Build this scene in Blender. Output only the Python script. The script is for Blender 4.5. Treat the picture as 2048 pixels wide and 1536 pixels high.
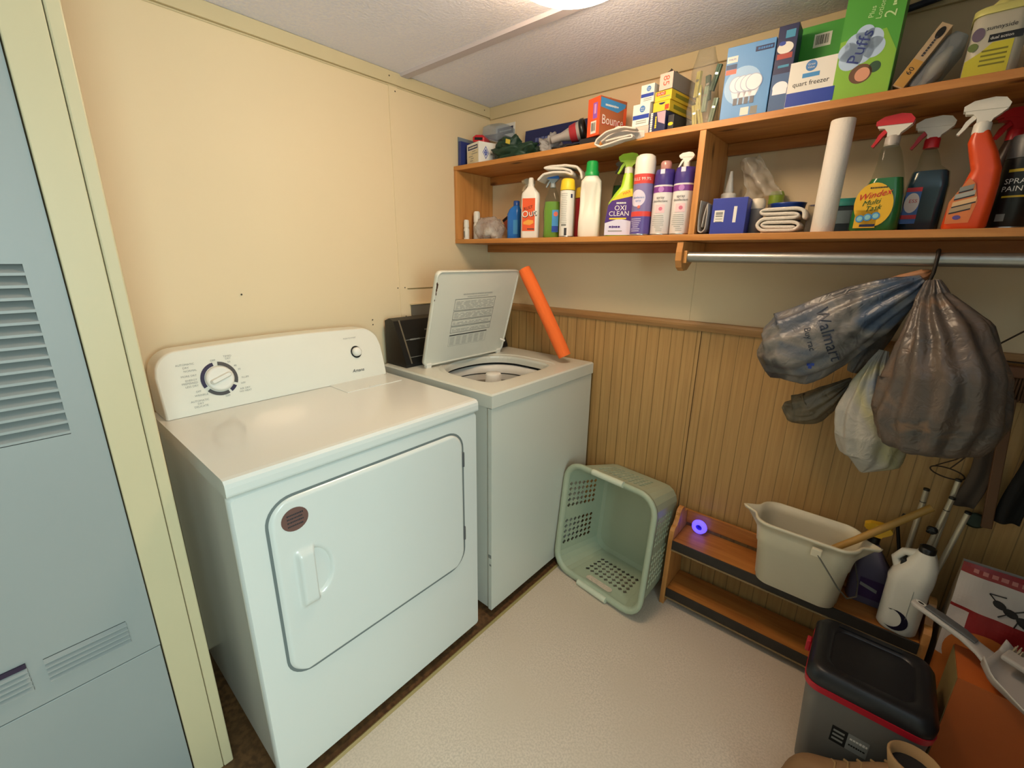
import bpy, bmesh, math, random
from mathutils import Vector, Matrix, noise
from mathutils.bvhtree import BVHTree

for o in list(bpy.data.objects):
    bpy.data.objects.remove(o)
SC = bpy.context.scene
COL = SC.collection
PI = math.pi

# ------------------------------------------------------------------ camera
CAM = Vector((1.6414, -1.7372, 1.3816))
yaw, pitch, roll = 0.70483, -0.28280, 0.01388
fw = Vector((-math.sin(yaw) * math.cos(pitch), math.cos(yaw) * math.cos(pitch), math.sin(pitch)))
rt = Vector((math.cos(yaw), math.sin(yaw), 0))
up = rt.cross(fw)
rt2 = rt * math.cos(roll) + up * math.sin(roll)
up2 = up * math.cos(roll) - rt * math.sin(roll)
cd = bpy.data.cameras.new('camera')
cd.sensor_width = 36
cd.lens = 874.76 / 2048 * 36
cd.clip_start = 0.02
cam = bpy.data.objects.new('camera', cd)
M = Matrix((rt2, up2, -fw)).transposed().to_4x4()
M.translation = CAM
cam.matrix_world = M
COL.objects.link(cam)
SC.camera = cam

# ------------------------------------------------------------------ world, daylight, exposure
w = bpy.data.worlds.new('world')
SC.world = w
w.use_nodes = True
w.node_tree.nodes['Background'].inputs[0].default_value = (0.62, 0.85, 0.85, 1)
w.node_tree.nodes['Background'].inputs[1].default_value = 0.03
vs = SC.view_settings
vs.view_transform = 'Standard'
vs.look = 'None'
vs.exposure = 0.06
vs.gamma = 1.0
vs.use_curve_mapping = False


def area_light(name, loc, target, sx, sy, power, color):
    d = bpy.data.lights.new(name, 'AREA')
    d.shape = 'RECTANGLE'
    d.size, d.size_y = sx, sy
    d.energy = power
    d.color = color
    o = bpy.data.objects.new(name, d)
    o.location = loc
    o.rotation_euler = (Vector(target) - Vector(loc)).to_track_quat('-Z', 'Y').to_euler()
    COL.objects.link(o)
    return o


# daylight entering by the window of the wall behind and to the right of the camera
area_light('window_daylight', (3.24, -2.02, 1.35), (0.6, -1.7, 0.75), 1.0, 1.0, 47, (0.74, 1.0, 1.0))
LAMP_C = (0.960, -0.745)
LAMP_E = 31.5

# ------------------------------------------------------------------ materials
MATS = {}


def lin(c):
    if isinstance(c, str):
        c = [int(c[i:i + 2], 16) / 255 for i in (0, 2, 4)]
    return tuple(x / 12.92 if x <= 0.04045 else ((x + 0.055) / 1.055) ** 2.4 for x in c) + (1,)


def mat(name, col, rough=0.5, spec=0.5, metal=0.0, noise_amt=0.0, noise_scale=20, bump=0.0, bump_scale=200,
        emit=None, emit_s=0, coat=0.0, trans=0.0, sub=0.0, alpha=None):
    if name in MATS:
        return MATS[name]
    m = bpy.data.materials.new(name)
    m.use_nodes = True
    nt = m.node_tree
    b = nt.nodes['Principled BSDF']
    c = lin(col)
    b.inputs['Base Color'].default_value = c
    b.inputs['Roughness'].default_value = rough
    b.inputs['Specular IOR Level'].default_value = spec
    b.inputs['Metallic'].default_value = metal
    b.inputs['Coat Weight'].default_value = coat
    b.inputs['Transmission Weight'].default_value = trans
    if sub:
        b.inputs['Subsurface Weight'].default_value = sub
        b.inputs['Subsurface Radius'].default_value = (0.01, 0.01, 0.01)
    tc = nt.nodes.new('ShaderNodeTexCoord')
    n = nt.nodes.new('ShaderNodeTexNoise')
    n.inputs['Scale'].default_value = noise_scale
    n.inputs['Detail'].default_value = 5
    nt.links.new(tc.outputs['Object'], n.inputs['Vector'])
    mx = nt.nodes.new('ShaderNodeMix')
    mx.data_type = 'RGBA'
    a = max(noise_amt, 0.015)
    mx.inputs['A'].default_value = tuple(min(1, x * (1 - a)) for x in c[:3]) + (1,)
    mx.inputs['B'].default_value = tuple(min(1, x * (1 + a)) for x in c[:3]) + (1,)
    nt.links.new(n.outputs['Fac'], mx.inputs['Factor'])
    nt.links.new(mx.outputs['Result'], b.inputs['Base Color'])
    if bump:
        n2 = nt.nodes.new('ShaderNodeTexNoise')
        n2.inputs['Scale'].default_value = bump_scale
        n2.inputs['Detail'].default_value = 3
        nt.links.new(tc.outputs['Object'], n2.inputs['Vector'])
        bp = nt.nodes.new('ShaderNodeBump')
        bp.inputs['Strength'].default_value = bump
        bp.inputs['Distance'].default_value = 0.002
        nt.links.new(n2.outputs['Fac'], bp.inputs['Height'])
        nt.links.new(bp.outputs['Normal'], b.inputs['Normal'])
    if emit:
        b.inputs['Emission Color'].default_value = lin(emit)
        b.inputs['Emission Strength'].default_value = emit_s
    MATS[name] = m
    return m


def wood(name, c1, c2, axis='X', scale=1.0, rough=0.45, knots=True):
    m = bpy.data.materials.new(name)
    m.use_nodes = True
    nt = m.node_tree
    b = nt.nodes['Principled BSDF']
    b.inputs['Roughness'].default_value = rough
    tc = nt.nodes.new('ShaderNodeTexCoord')
    mp = nt.nodes.new('ShaderNodeMapping')
    s = {'X': (1.2, 14, 14), 'Y': (14, 1.2, 14), 'Z': (14, 14, 1.2)}[axis]
    mp.inputs['Scale'].default_value = tuple(v * scale for v in s)
    nt.links.new(tc.outputs['Object'], mp.inputs['Vector'])
    n = nt.nodes.new('ShaderNodeTexNoise')
    n.inputs['Scale'].default_value = 3.0
    n.inputs['Detail'].default_value = 8
    n.inputs['Distortion'].default_value = 0.6
    nt.links.new(mp.outputs['Vector'], n.inputs['Vector'])
    r = nt.nodes.new('ShaderNodeValToRGB')
    r.color_ramp.elements[0].position = 0.3
    r.color_ramp.elements[0].color = lin(c2)
    r.color_ramp.elements[1].position = 0.66
    r.color_ramp.elements[1].color = lin(c1)
    nt.links.new(n.outputs['Fac'], r.inputs['Fac'])
    out = r.outputs['Color']
    if knots:
        mp2 = nt.nodes.new('ShaderNodeMapping')
        s2 = {'X': (3.5, 8, 8), 'Y': (8, 3.5, 8), 'Z': (8, 8, 3.5)}[axis]
        mp2.inputs['Scale'].default_value = s2
        nt.links.new(tc.outputs['Object'], mp2.inputs['Vector'])
        v = nt.nodes.new('ShaderNodeTexVoronoi')
        v.inputs['Scale'].default_value = 1.0
        nt.links.new(mp2.outputs['Vector'], v.inputs['Vector'])
        kr = nt.nodes.new('ShaderNodeValToRGB')
        kr.color_ramp.elements[0].position = 0.05
        kr.color_ramp.elements[0].color = (1, 1, 1, 1)
        kr.color_ramp.elements[1].position = 0.13
        kr.color_ramp.elements[1].color = (0, 0, 0, 1)
        nt.links.new(v.outputs['Distance'], kr.inputs['Fac'])
        mx = nt.nodes.new('ShaderNodeMix')
        mx.data_type = 'RGBA'
        nt.links.new(kr.outputs['Color'], mx.inputs['Factor'])
        nt.links.new(out, mx.inputs['A'])
        mx.inputs['B'].default_value = lin('5a2f12')
        out = mx.outputs['Result']
    nt.links.new(out, b.inputs['Base Color'])
    bp = nt.nodes.new('ShaderNodeBump')
    bp.inputs['Strength'].default_value = 0.15
    bp.inputs['Distance'].default_value = 0.001
    nt.links.new(n.outputs['Fac'], bp.inputs['Height'])
    nt.links.new(bp.outputs['Normal'], b.inputs['Normal'])
    MATS[name] = m
    return m


def clear_film(name, tint='ffffff', amt=0.3, rough=0.15, wrinkle=0.6, scale=25, body=None):
    """thin clear plastic: mostly lets light through, some milky scatter and gloss"""
    m = bpy.data.materials.new(name)
    m.use_nodes = True
    nt = m.node_tree
    b = nt.nodes['Principled BSDF']
    b.inputs['Base Color'].default_value = lin(body or tint)
    b.inputs['Roughness'].default_value = rough
    b.inputs['Specular IOR Level'].default_value = 0.9
    t = nt.nodes.new('ShaderNodeBsdfTransparent')
    t.inputs['Color'].default_value = lin(tint)
    mx = nt.nodes.new('ShaderNodeMixShader')
    mx.inputs['Fac'].default_value = amt
    nt.links.new(t.outputs[0], mx.inputs[1])
    nt.links.new(b.outputs[0], mx.inputs[2])
    nt.links.new(mx.outputs[0], nt.nodes['Material Output'].inputs['Surface'])
    if wrinkle:
        tc = nt.nodes.new('ShaderNodeTexCoord')
        n = nt.nodes.new('ShaderNodeTexNoise')
        n.inputs['Scale'].default_value = scale
        n.inputs['Distortion'].default_value = 1.5
        nt.links.new(tc.outputs['Object'], n.inputs['Vector'])
        bp = nt.nodes.new('ShaderNodeBump')
        bp.inputs['Strength'].default_value = wrinkle
        bp.inputs['Distance'].default_value = 0.01
        nt.links.new(n.outputs['Fac'], bp.inputs['Height'])
        nt.links.new(bp.outputs['Normal'], b.inputs['Normal'])
    MATS[name] = m
    return m


def patchy(name, cols, scale=6, rough=0.35, bump=0.4, trans_l=0.25, dist=1.0, stops=None):
    """thin coloured bag film with the contents showing as patches"""
    m = bpy.data.materials.new(name)
    m.use_nodes = True
    nt = m.node_tree
    b = nt.nodes['Principled BSDF']
    b.inputs['Roughness'].default_value = rough
    b.inputs['Specular IOR Level'].default_value = 0.6
    tc = nt.nodes.new('ShaderNodeTexCoord')
    n = nt.nodes.new('ShaderNodeTexNoise')
    n.inputs['Scale'].default_value = scale
    n.inputs['Detail'].default_value = 3
    n.inputs['Distortion'].default_value = dist
    nt.links.new(tc.outputs['Object'], n.inputs['Vector'])
    r = nt.nodes.new('ShaderNodeValToRGB')
    el = r.color_ramp.elements
    k = len(cols)
    while len(el) < k:
        el.new(0.5)
    for i, c in enumerate(cols):
        el[i].position = stops[i] if stops else 0.35 + 0.3 * i / max(1, k - 1)
        el[i].color = lin(c)
    nt.links.new(n.outputs['Fac'], r.inputs['Fac'])
    nt.links.new(r.outputs['Color'], b.inputs['Base Color'])
    n2 = nt.nodes.new('ShaderNodeTexNoise')
    n2.inputs['Scale'].default_value = 30
    n2.inputs['Distortion'].default_value = 2.0
    nt.links.new(tc.outputs['Object'], n2.inputs['Vector'])
    bp = nt.nodes.new('ShaderNodeBump')
    bp.inputs['Strength'].default_value = bump
    bp.inputs['Distance'].default_value = 0.008
    nt.links.new(n2.outputs['Fac'], bp.inputs['Height'])
    nt.links.new(bp.outputs['Normal'], b.inputs['Normal'])
    tr = nt.nodes.new('ShaderNodeBsdfTranslucent')
    nt.links.new(r.outputs['Color'], tr.inputs['Color'])
    mx = nt.nodes.new('ShaderNodeMixShader')
    mx.inputs['Fac'].default_value = trans_l
    nt.links.new(b.outputs[0], mx.inputs[1])
    nt.links.new(tr.outputs[0], mx.inputs[2])
    nt.links.new(mx.outputs[0], nt.nodes['Material Output'].inputs['Surface'])
    MATS[name] = m
    return m


# ------------------------------------------------------------------ mesh builder
def rr(w, d, r, n=5, cx=0, cy=0):
    """rounded rectangle outline, counter-clockwise"""
    r = min(r, w / 2 - 1e-5, d / 2 - 1e-5)
    pts = []
    for (sx, sy, a0) in ((1, -1, -PI / 2), (1, 1, 0), (-1, 1, PI / 2), (-1, -1, PI)):
        for i in range(n + 1):
            a = a0 + PI / 2 * i / n
            pts.append((cx + sx * (w / 2 - r) + r * math.cos(a), cy + sy * (d / 2 - r) + r * math.sin(a)))
    return pts


def circ(r, n=24, cx=0, cy=0, ry=None):
    ry = r if ry is None else ry
    return [(cx + r * math.cos(2 * PI * i / n), cy + ry * math.sin(2 * PI * i / n)) for i in range(n)]


_tc = {}


def text_geo(s, font_size=1.0):
    if s in _tc:
        return _tc[s]
    cu = bpy.data.curves.new('t', 'FONT')
    cu.body = s
    cu.size = 1.0
    cu.resolution_u = 2
    cu.align_x = 'CENTER'
    cu.align_y = 'CENTER'
    ob = bpy.data.objects.new('t', cu)
    me = bpy.data.meshes.new_from_object(ob)
    vs_ = [v.co.copy() for v in me.vertices]
    fs_ = [tuple(p.vertices) for p in me.polygons]
    bpy.data.meshes.remove(me)
    bpy.data.objects.remove(ob)
    bpy.data.curves.remove(cu)
    _tc[s] = (vs_, fs_)
    return _tc[s]


class MB:
    def __init__(self):
        self.v, self.f, self.fm, self.fs, self.mats = [], [], [], [], []
        self.X = Matrix.Identity(4)

    def mi(self, m):
        if m not in self.mats:
            self.mats.append(m)
        return self.mats.index(m)

    def add(self, vs_, fs_, m, smooth=False, X=None):
        b = len(self.v)
        T = self.X if X is None else self.X @ X
        self.v += [T @ Vector(p) for p in vs_]
        k = self.mi(m)
        for f in fs_:
            self.f.append([b + i for i in f])
            self.fm.append(k)
            self.fs.append(smooth)
        return self

    def box(self, x0, x1, y0, y1, z0, z1, m, X=None):
        vs_ = [(x, y, z) for x in (x0, x1) for y in (y0, y1) for z in (z0, z1)]
        return self.add(vs_, [(0, 1, 3, 2), (4, 6, 7, 5), (0, 4, 5, 1), (2, 3, 7, 6), (0, 2, 6, 4), (1, 5, 7, 3)], m, X=X)

    def loft(self, secs, m, smooth=True, cap0=True, cap1=True, X=None):
        """secs: list of rings of 3D points, same count"""
        n = len(secs[0])
        vs_ = [p for s in secs for p in s]
        fs_ = []
        for i in range(len(secs) - 1):
            for j in range(n):
                a, b2 = i * n + j, i * n + (j + 1) % n
                fs_.append((a, b2, b2 + n, a + n))
        self.add(vs_, fs_, m, smooth, X)
        if cap0:
            self.add(secs[0], [tuple(range(n - 1, -1, -1))], m, False, X)
        if cap1:
            self.add(secs[-1], [tuple(range(n))], m, False, X)
        return self

    def zloft(self, secs, m, smooth=True, cap0=True, cap1=True, X=None):
        """secs: list of (outline2d, z)"""
        return self.loft([[(x, y, z) for x, y in s] for s, z in secs], m, smooth, cap0, cap1, X)

    def lathe(self, prof, m, n=28, cx=0, cy=0, smooth=True, cap0=True, cap1=True, X=None):
        return self.zloft([(circ(max(r, 1e-4), n, cx, cy), z) for r, z in prof], m, smooth, cap0, cap1, X)

    def prism(self, poly, h0, h1, m, plane='xz', X=None, smooth=False):
        if plane == 'xz':
            f = lambda p, h: (p[0], h, p[1])
        elif plane == 'yz':
            f = lambda p, h: (h, p[0], p[1])
        else:
            f = lambda p, h: (p[0], p[1], h)
        return self.loft([[f(p, h0) for p in poly], [f(p, h1) for p in poly]], m, smooth, X=X)

    def tube(self, pts, r, m, n=10, smooth=True, cap=True, X=None):
        pts = [Vector(p) for p in pts]
        rs = r if isinstance(r, (list, tuple)) else [r] * len(pts)
        t0 = (pts[1] - pts[0]).normalized()
        a = Vector((0, 0, 1)) if abs(t0.z) < 0.9 else Vector((1, 0, 0))
        u = t0.cross(a).normalized()
        rings = []
        for i, p in enumerate(pts):
            t = (pts[min(i + 1, len(pts) - 1)] - pts[max(i - 1, 0)]).normalized()
            u = (u - t * u.dot(t)).normalized()
            v2 = t.cross(u)
            rings.append([tuple(p + (u * math.cos(2 * PI * k / n) + v2 * math.sin(2 * PI * k / n)) * rs[i]) for k in range(n)])
        return self.loft(rings, m, smooth, cap, cap, X)

    def grid(self, fn, nu, nv, m, smooth=True, X=None, skip=None):
        vs_ = [fn(i / nu, j / nv) for j in range(nv + 1) for i in range(nu + 1)]
        fs_ = []
        for j in range(nv):
            for i in range(nu):
                if skip and skip(i, j):
                    continue
                a = j * (nu + 1) + i
                fs_.append((a, a + 1, a + nu + 2, a + nu + 1))
        return self.add(vs_, fs_, m, smooth, X)

    def poly(self, pts, m, X=None):
        return self.add(pts, [tuple(range(len(pts)))], m, X=X)

    def text(self, s, size, o, ux, uy, m, wrap=None, sx=1.0, shear=0.0, X=None):
        """flat print: o is the centre, ux / uy the reading and upward unit directions; wrap maps (u, v) to a surface"""
        vs_, fs_ = text_geo(s)
        ux, uy, o = Vector(ux), Vector(uy), Vector(o)
        if wrap:
            pv = [wrap(p.x * size * sx + shear * p.y * size, p.y * size) for p in vs_]
        else:
            pv = [o + ux * (p.x * size * sx + shear * p.y * size) + uy * (p.y * size) for p in vs_]
        return self.add(pv, fs_, m, X=X)

    def worn(self, o, ux, uy, w, h, m, n=5, seed=1):
        """a line of print too small to read: short strokes"""
        rnd = random.Random(seed)
        o, ux, uy = Vector(o), Vector(ux).normalized(), Vector(uy).normalized()
        x = -w / 2
        while x < w / 2:
            l = w / n * rnd.uniform(0.6, 1.0)
            self.rect(o + ux * (x + l * 0.4), ux, uy, l * 0.8, h * rnd.uniform(0.7, 1.0), m)
            x += l
        return self

    def rect(self, o, ux, uy, w, h, m, X=None):
        o, ux, uy = Vector(o), Vector(ux), Vector(uy)
        return self.poly([o - ux * w / 2 - uy * h / 2, o + ux * w / 2 - uy * h / 2, o + ux * w / 2 + uy * h / 2, o - ux * w / 2 + uy * h / 2], m, X)

    def disc(self, o, ux, uy, r, m, ry=None, n=28, X=None, a0=0, a1=2 * PI, rin=0):
        o, ux, uy = Vector(o), Vector(ux), Vector(uy)
        ry = r if ry is None else ry
        full = abs(a1 - a0 - 2 * PI) < 1e-6
        if rin:
            k = ry / r
            vs_, fs_ = [], []
            for i in range(n + 1):
                a = a0 + (a1 - a0) * i / n
                d = ux * math.cos(a) + uy * math.sin(a) * k
                vs_ += [o + d * rin, o + d * r]
            for i in range(n):
                fs_.append((2 * i, 2 * i + 1, 2 * i + 3, 2 * i + 2))
            return self.add(vs_, fs_, m, X=X)
        pts = [o + ux * r * math.cos(a0 + (a1 - a0) * i / n) + uy * ry * math.sin(a0 + (a1 - a0) * i / n) for i in range(n if full else n + 1)]
        return self.poly(pts, m, X)

    def build(self, name, parent=None, bevel=0, sub=0, solid=0, seg=2, weld=False, loc=None):
        me = bpy.data.meshes.new(name)
        me.from_pydata([tuple(p) for p in self.v], [], self.f)
        for m in self.mats:
            me.materials.append(m)
        for i, p in enumerate(me.polygons):
            p.material_index = self.fm[i]
            p.use_smooth = self.fs[i]
        bm = bmesh.new()
        bm.from_mesh(me)
        if weld:
            bmesh.ops.remove_doubles(bm, verts=bm.verts, dist=1e-5)
        if bevel or solid:
            pass
        bm.to_mesh(me)
        bm.free()
        me.update()
        o = bpy.data.objects.new(name, me)
        COL.objects.link(o)
        if loc:
            o.location = loc
        if parent:
            o.parent = parent
        if solid:
            s = o.modifiers.new('s', 'SOLIDIFY')
            s.thickness = solid
            s.offset = 0
        if bevel:
            b = o.modifiers.new('b', 'BEVEL')
            b.width = bevel
            b.segments = seg
            b.limit_method = 'ANGLE'
            b.angle_limit = math.radians(40)
        if sub:
            s = o.modifiers.new('u', 'SUBSURF')
            s.levels = s.render_levels = sub
        return o


def thing(name, label, cat, loc=(0, 0, 0), rz=0.0, group=None, rot=None):
    o = bpy.data.objects.new(name, None)
    o.empty_display_size = 0.02
    COL.objects.link(o)
    o.location = loc
    o.rotation_euler = rot if rot else (0, 0, rz)
    o['label'] = label
    o['category'] = cat
    if group:
        o['group'] = group
    return o


def tag(o, label, cat, group=None):
    o['label'] = label
    o['category'] = cat
    if group:
        o['group'] = group
    return o


def struct(o, label=None):
    o['kind'] = 'structure'
    return o


EX, EY, EZ = Vector((1, 0, 0)), Vector((0, 1, 0)), Vector((0, 0, 1))

# ------------------------------------------------------------------ palette
wallp = mat('pale_yellow_paint', 'e2cca6', 0.55, noise_amt=0.03, noise_scale=2, bump=0.05, bump_scale=60)
trimp = mat('cream_trim_paint', 'cebd96', 0.45, noise_amt=0.03, noise_scale=5, bump=0.05, bump_scale=50)
greyfur = mat('grey_furnace_enamel', '989a96', 0.45, noise_amt=0.04, noise_scale=3)
enamel = mat('white_enamel', 'dcdcd4', 0.22, coat=0.3, noise_amt=0.012, noise_scale=3)
enamel_old = mat('aged_white_enamel', 'd4d3c6', 0.3, coat=0.2, noise_amt=0.04, noise_scale=2.5)
plastw = mat('white_plastic', 'e4e0d6', 0.35)
black = mat('black_plastic', '141414', 0.35)
dark = mat('dark_gap', '0c0b0a', 0.8)
chrome = mat('brushed_steel', 'b8b8b4', 0.3, metal=1.0)
pine = wood('orange_pine_boards', 'c88a48', 'b06e30', 'X')
pinev = wood('orange_pine_upright', 'cf9250', 'b5763a', 'Z')
pined = wood('bench_pine', 'b87838', '9c5c26', 'X')
orange_foam = mat('orange_foam', 'f4702c', 0.9, bump=0.3, bump_scale=300)
printg = mat('grey_print', '8a8a84', 0.6)
printd = mat('dark_print', '2a2a30', 0.6)
red = mat('red_plastic', 'c4202a', 0.35)
orange = mat('orange_plastic', 'e0471c', 0.35)
cream = mat('cream_plastic', 'd9cfb4', 0.42, noise_amt=0.02)
paperw = mat('white_card', 'e6e2da', 0.6)
navy = mat('navy_print', '1d2550', 0.4)
blue = mat('royal_blue_print', '2140a0', 0.4)
purple = mat('purple_print', '4a2a78', 0.4)
yellow = mat('yellow_print', 'e8c828', 0.45)
limeg = mat('lime_plastic', 'a4cc28', 0.35)
greenp = mat('green_card', '3f9a34', 0.5)
barcode_m = mat('barcode_black', '222222', 0.6)


def wains_mat():
    m = bpy.data.materials.new('beadboard_panelling')
    m.use_nodes = True
    nt = m.node_tree
    N, L = nt.nodes, nt.links
    b = N['Principled BSDF']
    b.inputs['Roughness'].default_value = 0.5
    tc = N.new('ShaderNodeTexCoord')
    sp = N.new('ShaderNodeSeparateXYZ')
    L.new(tc.outputs['Object'], sp.inputs[0])
    mo = N.new('ShaderNodeMath'); mo.operation = 'MODULO'
    ad = N.new('ShaderNodeMath'); ad.operation = 'ADD'; ad.inputs[1].default_value = 0.0445
    L.new(sp.outputs['X'], ad.inputs[0]); L.new(ad.outputs[0], mo.inputs[0]); mo.inputs[1].default_value = 0.0496
    r = N.new('ShaderNodeValToRGB')
    e = r.color_ramp.elements
    e[0].position = 0.0; e[0].color = (0.25, 0.25, 0.25, 1)
    e[1].position = 1.0; e[1].color = (1, 1, 1, 1)
    dv = N.new('ShaderNodeMath'); dv.operation = 'DIVIDE'; dv.inputs[1].default_value = 0.0496
    L.new(mo.outputs[0], dv.inputs[0])
    for p, c in ((0.03, 0.45), (0.06, 0.9), (0.09, 1.0), (0.42, 1.0), (0.44, 0.82), (0.46, 1.0)):
        x = e.new(p); x.color = (c, c, c, 1)
    L.new(dv.outputs[0], r.inputs['Fac'])
    mp = N.new('ShaderNodeMapping'); mp.inputs['Scale'].default_value = (26, 26, 1.0)
    L.new(tc.outputs['Object'], mp.inputs['Vector'])
    n = N.new('ShaderNodeTexNoise'); n.inputs['Scale'].default_value = 3; n.inputs['Detail'].default_value = 7
    L.new(mp.outputs[0], n.inputs['Vector'])
    cr = N.new('ShaderNodeValToRGB')
    cr.color_ramp.elements[0].position = 0.3; cr.color_ramp.elements[0].color = lin('a8824e')
    cr.color_ramp.elements[1].position = 0.7; cr.color_ramp.elements[1].color = lin('bc965e')
    L.new(n.outputs['Fac'], cr.inputs['Fac'])
    mx = N.new('ShaderNodeMix'); mx.data_type = 'RGBA'; mx.blend_type = 'MULTIPLY'; mx.inputs['Factor'].default_value = 0.75
    L.new(cr.outputs[0], mx.inputs['A']); L.new(r.outputs[0], mx.inputs['B'])
    L.new(mx.outputs['Result'], b.inputs['Base Color'])
    bp = N.new('ShaderNodeBump'); bp.inputs['Distance'].default_value = 0.004; bp.inputs['Strength'].default_value = 0.6
    L.new(r.outputs[0], bp.inputs['Height']); L.new(bp.outputs[0], b.inputs['Normal'])
    return m


wains = wains_mat()


def speck(name, a, bcol, c, s1=260, s2=3, rough=0.5, bump=0.1):
    m = bpy.data.materials.new(name)
    m.use_nodes = True
    nt = m.node_tree
    N, L = nt.nodes, nt.links
    b = N['Principled BSDF']
    b.inputs['Roughness'].default_value = rough
    tc = N.new('ShaderNodeTexCoord')
    n = N.new('ShaderNodeTexNoise'); n.inputs['Scale'].default_value = s1; n.inputs['Detail'].default_value = 2
    n2 = N.new('ShaderNodeTexNoise'); n2.inputs['Scale'].default_value = s2; n2.inputs['Detail'].default_value = 6
    for q in (n, n2):
        L.new(tc.outputs['Object'], q.inputs['Vector'])
    r = N.new('ShaderNodeValToRGB')
    r.color_ramp.elements[0].position = 0.38; r.color_ramp.elements[0].color = lin(a)
    r.color_ramp.elements[1].position = 0.6; r.color_ramp.elements[1].color = lin(bcol)
    L.new(n.outputs['Fac'], r.inputs['Fac'])
    r2 = N.new('ShaderNodeValToRGB')
    r2.color_ramp.elements[0].position = 0.3; r2.color_ramp.elements[0].color = (0, 0, 0, 1)
    r2.color_ramp.elements[1].position = 0.75; r2.color_ramp.elements[1].color = (1, 1, 1, 1)
    L.new(n2.outputs['Fac'], r2.inputs['Fac'])
    mx = N.new('ShaderNodeMix'); mx.data_type = 'RGBA'
    L.new(r2.outputs[0], mx.inputs['Factor']); L.new(r.outputs[0], mx.inputs['A']); mx.inputs['B'].default_value = lin(c)
    L.new(mx.outputs['Result'], b.inputs['Base Color'])
    bp = N.new('ShaderNodeBump'); bp.inputs['Strength'].default_value = bump; bp.inputs['Distance'].default_value = 0.002
    L.new(n.outputs['Fac'], bp.inputs['Height']); L.new(bp.outputs[0], b.inputs['Normal'])
    return m


vinyl = speck('beige_vinyl_floor', 'c8b6a2', 'dccab6', 'd0bea8', 170, 4, 0.5, 0.03)
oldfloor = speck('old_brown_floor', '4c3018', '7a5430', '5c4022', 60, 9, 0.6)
ceilm = speck('textured_ceiling', 'e8eaff', 'f2f2ff', 'ecedff', 120, 5, 0.9, 0.9)

# ------------------------------------------------------------------ room shell
H = 2.064
T = 0.08
b = MB(); b.box(0.695, 3.3, -3.0, 0.0, -0.05, 0, vinyl); struct(b.build('floor'))
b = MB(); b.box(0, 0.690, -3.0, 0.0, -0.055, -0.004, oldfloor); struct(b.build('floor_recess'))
b = MB(); b.prism([(0.684, -0.05), (0.684, 0.001), (0.690, 0.005), (0.698, 0.001), (0.698, -0.05)], -1.56, 0.0, mat('gilt_edge_strip', '9c8a58', 0.4), 'xz')
struct(b.build('trim_1'))
b = MB(); b.box(-T, 3.38, -3.08, T, H, H + 0.05, ceilm)
struct(b.build('ceiling'))
b = MB(); b.prism([(-0.528, H + .001), (-0.522, H - 0.009), (-0.488, H - 0.009), (-0.482, H + .001)], 0.0, 2.3, mat('ceiling_batten_paint', 'c6c0ca', 0.6), 'yz')
struct(b.build('trim_2'))
# left wall
b = MB(); b.box(-T, 0, -3.08, 0.0, -0.05, H, wallp)
b.box(0, 0.0025, -0.575, -0.535, 0, 2.02, wallp)
nail = mat('nail_head', '3a3020', 0.6)
for (y, z) in ((-0.585, 2.035), (-0.545, 2.0), (-0.548, 1.245), (-0.585, 1.245), (-0.55, 1.12), (-0.72, 1.12), (-0.72, 1.10), (-1.2, 1.25)):
    b.disc((0.0032, y, z), EY, EZ, 0.003, nail, n=8)
b.box(0, 0.003, -0.535, -0.0, 1.238, 1.242, mat('seam_shadow', '8c7a50', 0.8))
struct(b.build('wall_left'))
b = MB(); b.box(0, 0.012, -1.56, 0.0, H - 0.044, H - 0.0005, trimp); b.box(-0.001, 0.003, -1.56, 0, H - 0.05, H - 0.044, trimp)
for y in (-0.05, -0.575):
    b.disc((0.0125, y, H - 0.02), EY, EZ, 0.003, nail, n=8)
struct(b.build('trim_3', bevel=0.002))
# back wall
b = MB(); b.box(-T, 2.4, 0, T, 1.13, H, wallp)
b.box(1.035, 1.061, -0.0022, 0, 1.15, 2.02, wallp)
struct(b.build('wall_back'))
b = MB(); b.box(0, 2.4, 0.001, T, -0.05, 1.13, wains)
seam_d = mat('panel_seam', '4a3216', 0.8)
b.box(1.112, 1.1145, -0.0006, 0.001, 0, 1.13, seam_d)
struct(b.build('wall_back_panelling'))
railw = wood('chair_rail_wood', 'b48a58', 'a07444', 'X', knots=False)
b = MB(); b.prism([(0, 1.118), (-0.008, 1.120), (-0.014, 1.134), (-0.014, 1.143), (-0.009, 1.152), (0, 1.154)], 0.0, 2.3, railw, 'yz')
struct(b.build('trim_4'))
b = MB(); b.box(0.012, 2.3, -0.012, 0, 2.012, H - 0.0005, trimp)
struct(b.build('trim_5', bevel=0.002))
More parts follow.
